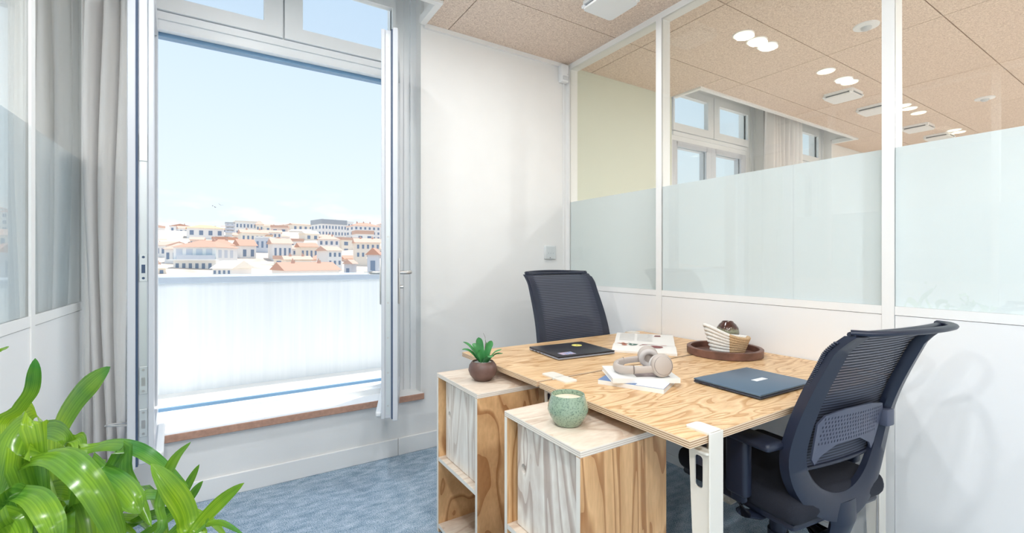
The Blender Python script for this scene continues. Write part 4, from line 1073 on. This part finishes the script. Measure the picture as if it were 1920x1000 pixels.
def house(label, x, y, s, wpx, hpx, dep, rot, wall, roof, rh, roofm, rows=0, cols=0, group=None, chim=0, name='house', balc=False, scol=0, winm='glass', floors_from=0.12):
    """x, y: frame position of the middle of the eaves line at depth s; wpx front width; rot turns the front (0 = towards the room)"""
    for _ in range(60):           # step back along the street until the plot is free
        c_ = at(x, y, s); w = wpx*s/F_PX; H = hpx*s/F_PX
        cen = Vector((c_.x - math.sin(rot)*dep/2, c_.y + math.cos(rot)*dep/2)); rad = 0.46*math.hypot(w, dep) + 0.6
        if all((cen-q_).length > rad+r2 for q_, r2 in PLOTS): break
        s += 2.5
    PLOTS.append((cen, rad)); SUSED.append(s)
    K = thing(name, label, 'building', (c_.x, c_.y, c_.z - H), rot, group)
    zlow = min(0, zhill(c_.y) - (c_.z-H)) - 3
    MB().box(-w/2, w/2, 0, dep, zlow, H).build('wall', TW[wall], K)
    ov = 0.4
    if roof == 'flat':
        m_ = MB().box(-w/2-0.2, w/2+0.2, -0.2, dep+0.2, H, H+rh)
    elif roof == 'gable':     # ridge runs along the front
        m_ = MB().add([(-w/2-ov, -ov, H), (w/2+ov, -ov, H), (w/2+ov, dep+ov, H), (-w/2-ov, dep+ov, H), (-w/2-ov, dep/2, H+rh), (w/2+ov, dep/2, H+rh)],
                      [(0, 1, 5, 4), (2, 3, 4, 5), (1, 2, 5), (3, 0, 4), (0, 3, 2, 1)])
    elif roof == 'front':     # gable end faces the front
        m_ = MB().add([(-w/2-ov, -ov, H), (w/2+ov, -ov, H), (w/2+ov, dep+ov, H), (-w/2-ov, dep+ov, H), (0, -ov, H+rh), (0, dep+ov, H+rh)],
                      [(0, 4, 5, 3), (1, 2, 5, 4), (0, 1, 4), (2, 3, 5), (0, 3, 2, 1)])
    else:                     # hip
        i_ = min(w, dep)*0.35
        m_ = MB().add([(-w/2-ov, -ov, H), (w/2+ov, -ov, H), (w/2+ov, dep+ov, H), (-w/2-ov, dep+ov, H), (-w/2+i_, dep/2, H+rh), (w/2-i_, dep/2, H+rh)],
                      [(0, 1, 5, 4), (2, 3, 4, 5), (1, 2, 5), (3, 0, 4), (0, 3, 2, 1)])
    rf = m_.build('roof', TW[roofm], K)
    if rows and cols:
        ww, wh = w/cols*0.42, H/rows*0.5
        me = MB().box(-ww/2, ww/2, -0.08, 0.02, 0, wh).mesh('window', TW[winm])
        for r_ in range(rows):
            for q in range(cols):
                put('window', me, K, (-w/2 + (q+0.5)*w/cols, 0, H*(r_+floors_from+0.1)/rows))
        if scol:
            sw = dep/scol*0.4
            for sg in (-1, 1):
                me2 = MB().box(-0.05, 0.05, -sw/2, sw/2, 0, wh).mesh('window', TW[winm])
                for r_ in range(rows):
                    for q in range(scol): put('window', me2, K, (sg*w/2, (q+0.5)*dep/scol, H*(r_+floors_from+0.1)/rows))
        if balc:
            for r_ in range(rows): MB().box(-w/2-0.1, w/2+0.1, -0.9, 0, H*r_/rows, H*r_/rows+0.14).box(-w/2-0.1, w/2+0.1, -0.92, -0.86, H*r_/rows+0.14, H*r_/rows+0.9).build('balcony', TW['grey'], K)
    for q in range(chim):
        xx = -w/2 + w*(0.25+0.5*q/max(1, chim-1)) if chim > 1 else w*0.2
        MB().box(xx-0.25, xx+0.25, dep*0.45-0.25, dep*0.45+0.25, H*0.9, H+rh+0.35).box(xx-0.16, xx-0.02, dep*0.45-0.1, dep*0.45+0.1, H+rh+0.35, H+rh+0.7).build('chimney', TW['brick'], rf)
    return K
R_ = math.radians
# the villa with the long blue-shaded balcony front
K = house('two-storey villa with a tiled hip roof and a long shaded balcony', 365, 463.5, 100, 76, 60, 9.0, R_(-28), 'white', 'hip', 1.7, 'tile', 0, 0, chim=1, name='villa')
w = 76*SUSED[-1]/F_PX; H = 60*SUSED[-1]/F_PX
for q in range(6):
    MB().box(-w/2+0.5+q*1.38, -w/2+1.15+q*1.38, -0.06, 0.02, H-5.6, H-3.6).build('window', TW['glass'], K)
for q in range(4):
    MB().box(-w/2+0.6+q*2.1, -w/2+1.9+q*2.1, -0.06, 0.02, H-2.5, H-0.4).build('window', TW['grey'], K)
MB().box(-w/2-0.2, w/2+0.6, -1.3, 0, H-2.95, H-2.7).build('balcony_slab', TW['white'], K)
MB().box(-w/2+1.5, w/2+0.5, -1.3, -1.24, H-2.7, H-1.8).build('railing', TW['grey'], K)
MB().box(-w/2+4.0, w/2-0.2, -1.2, -0.3, H-2.6, H-2.0).build('planting', TW['green'], K)
for q in range(3): MB().box(w/2-0.02, w/2+0.06, 1.0+q*2.4, 2.2+q*2.4, H-2.4, H-0.6).build('window', TW['grey'], K)
house('left wing of the villa with a low hip roof', 321, 467, 98, 22, 50, 8, R_(-20), 'white', 'hip', 1.5, 'tile2', 2, 2)
house('blue-grey shaded house cut by the open window leaf', 296, 460, 96, 30, 60, 8, R_(-35), 'white', 'gable', 1.1, 'tile2', 3, 3)
house('right annex of the villa with a small tiled roof', 419, 460, 104, 34, 60, 7, R_(8), 'cream', 'hip', 1.6, 'tile', 2, 3, chim=2)
house('white block with a broad orange flat roof', 386, 428, 190, 58, 34, 14, R_(4), 'white', 'hip', 1.7, 'orange', 2, 4)
house('narrow tower with stacked grey balconies', 431.5, 419, 215, 15, 18, 8, R_(0), 'white', 'flat', 0.5, 'slate', 3, 2, balc=True)
house('long white block with a row of tall windows', 465, 417, 230, 40, 26, 12, R_(5), 'white', 'flat', 0.6, 'cream', 2, 7)
house('house with an orange turret roof beside the long white block', 487, 421, 225, 12, 16, 6, R_(0), 'cream', 'hip', 2.0, 'tile2', 1, 2)
house('row house with dormers and dark windows below the long white block', 478, 437, 180, 44, 20, 9, R_(6), 'cream', 'gable', 1.6, 'tile2', 1, 6, chim=2)
house('row house with a reddish roof right of the dormer row', 512, 436, 185, 28, 22, 9, R_(-4), 'white', 'gable', 1.2, 'tile2', 2, 4)
house('small white house with a salmon gable roof in mid view', 466, 461, 125, 26, 26, 7, R_(14), 'white', 'gable', 1.9, 'tile', 1, 2)
house('pale blue-grey wall house left of the brick-orange wall', 492, 446, 150, 24, 24, 8, R_(-12), 'grey', 'flat', 0.4, 'white', 1, 3)
house('narrow ochre house beside the pale blue-grey one', 506, 442, 148, 9, 26, 8, R_(0), 'ochre', 'flat', 0.4, 'tile2', 2, 1)
house('wide house with a pink lean-to roof in the middle', 530, 457, 125, 32, 30, 8, R_(5), 'white', 'gable', 1.6, 'tile2', 1, 4)
house('tall apartment block with a grey mansard on the skyline', 627, 421, 235, 48, 34, 13, R_(14), 'white', 'flat', 2.4, 'slate', 3, 8, scol=3, name='apartment_block', chim=2)
house('slim white block with a blue-shaded side right of the tall one', 657, 418, 228, 13, 30, 14, R_(30), 'white', 'flat', 0.7, 'white', 3, 2, scol=2, name='apartment_block')
house('white apartment block with a red roof and balconies at the skyline right', 689, 424, 222, 50, 36, 13, R_(4), 'white', 'hip', 2.0, 'tile', 4, 6, scol=2, name='apartment_block', chim=3)
house('apartment block beyond the window leaf at far right', 745, 420, 225, 46, 40, 13, R_(4), 'white', 'hip', 2.0, 'tile2', 4, 6, scol=2, name='apartment_block')
house('blue-grey gabled house with red edges near the window leaf', 699, 478, 96, 20, 40, 8, R_(-22), 'grey', 'front', 1.5, 'tile', 1, 1)
house('small blue-grey gabled house left of the larger gable', 652, 495, 92, 13, 30, 6, R_(-24), 'grey', 'front', 1.0, 'tile2', 1, 1)
house('low foreground house with a long red tiled roof', 588, 507, 84, 96, 20, 9, R_(10), 'white', 'gable', 1.5, 'tile', 0, 0, chim=2)
house('cream house with two chimneys behind the long red roof', 560, 487, 104, 44, 30, 8, R_(0), 'cream', 'gable', 0.9, 'tile2', 1, 4, chim=2)
house('cream house with orange chimney pots left of centre', 478, 489, 100, 40, 30, 8, R_(6), 'white', 'gable', 0.8, 'white', 1, 2, chim=2)
house('house with an orange gable roof above the cream one', 580, 463, 122, 30, 26, 8, R_(3), 'cream', 'gable', 1.3, 'tile', 1, 4)
house('house with a brick-pink roof under the tall block', 617, 449, 150, 36, 26, 9, R_(-6), 'white', 'hip', 1.4, 'tile2', 2, 4, chim=1)
house('house with a pink roof and blue shutters at right of centre', 628, 470, 112, 26, 30, 8, R_(10), 'white', 'gable', 1.2, 'tile2', 2, 3)
house('pale house in front of the red-roofed apartment block', 690, 455, 132, 44, 30, 8, R_(-8), 'cream', 'gable', 1.4, 'tile2', 2, 5, chim=2)
house('white house with dark doors left of the gabled pair', 640, 482, 98, 30, 30, 8, R_(5), 'white', 'flat', 0.4, 'cream', 1, 3)
# the many small houses between
rnd = random.Random(11)
ORD = ('first', 'second', 'third', 'fourth', 'fifth', 'sixth', 'seventh', 'eighth', 'ninth', 'tenth')
WN = dict(white='white', cream='cream', pink='pinkish'); RN = dict(tile='terracotta', tile2='salmon', cream='pale')
for s, y0, dy, n0, row in ((300, 424, 3, 10, 'skyline row'), (255, 430, 4, 10, 'second row down'), (205, 441, 4, 10, 'third row down'), (165, 452, 5, 9, 'fourth row down'), (135, 468, 5, 8, 'fifth row down'), (112, 484, 5, 8, 'sixth row down'), (90, 502, 4, 7, 'lowest row')):
    for k in range(n0):
        x = 268 + (480/n0)*(k + rnd.uniform(0.1, 0.9)); wl_ = rnd.choice(('white', 'white', 'cream', 'cream', 'pink')); rm = rnd.choice(('tile', 'tile2', 'tile2', 'cream'))
        house('small %s house with a %s roof, %s from left in the %s' % (WN[wl_], RN[rm], ORD[k], row), x, y0 + rnd.uniform(-dy, dy), s*rnd.uniform(0.96, 1.04), rnd.uniform(20, 38), 26, 8, R_(rnd.uniform(-30, 25)),
              wl_, rnd.choice(('gable', 'gable', 'hip', 'front', 'flat')), rnd.uniform(0.8, 1.6), rm, 2, rnd.choice((2, 3, 4)), 'small houses filling the hillside', chim=rnd.choice((0, 0, 1)))
for s, y0 in ((280, 426), (210, 440), (160, 455), (125, 472), (98, 494)):
    for k in range(7):
        lft = k < 4; x = 50 + 52*k + rnd.uniform(0, 20) if lft else 770 + 55*(k-4) + rnd.uniform(0, 20)
        house('small hillside house hidden to the %s of the window opening' % ('left' if lft else 'right'), x, y0 + rnd.uniform(-5, 5), s, rnd.uniform(24, 40), 26, 8, R_(rnd.uniform(-30, 25)),
              rnd.choice(('white', 'cream')), rnd.choice(('gable', 'hip')), rnd.uniform(0.9, 1.6), rnd.choice(('tile', 'tile2')), 2, 3, 'hillside houses %s of the window' % ('left' if lft else 'right'))
# birds over the roofs
BIRD = plain('bird_dark', (0.10, 0.10, 0.12), 0.9)
for k, (x, y, sz, lab) in enumerate(((414, 385, 0.55, 'largest dark bird gliding above the roofs'), (404, 389, 0.45, 'smaller bird just left of the largest one'), (399, 386.5, 0.35, 'faintest bird at the left of the three'))):
    p = at(x, y, 120)
    o = MB().add([(0, -0.5, 0), (0.12, 0, 0.05), (0, 0.6, 0), (-0.12, 0, 0.05), (1.3, 0.1, 0.45), (-1.3, 0.1, 0.45), (0, 0, -0.12), (0.5, -0.15, 0.28), (-0.5, -0.15, 0.28)],
             [(0, 1, 6), (1, 2, 6), (2, 3, 6), (3, 0, 6), (0, 3, 2, 1), (1, 7, 4, 2), (3, 2, 5, 8)]).xf(Matrix.Scale(sz, 4)).build('bird', BIRD, None, 0, p)
    o.rotation_euler = (0.2, 0.25 - 0.2*k, 0.7*k + 0.3); tag(o, lab, 'bird', 'birds over the town')
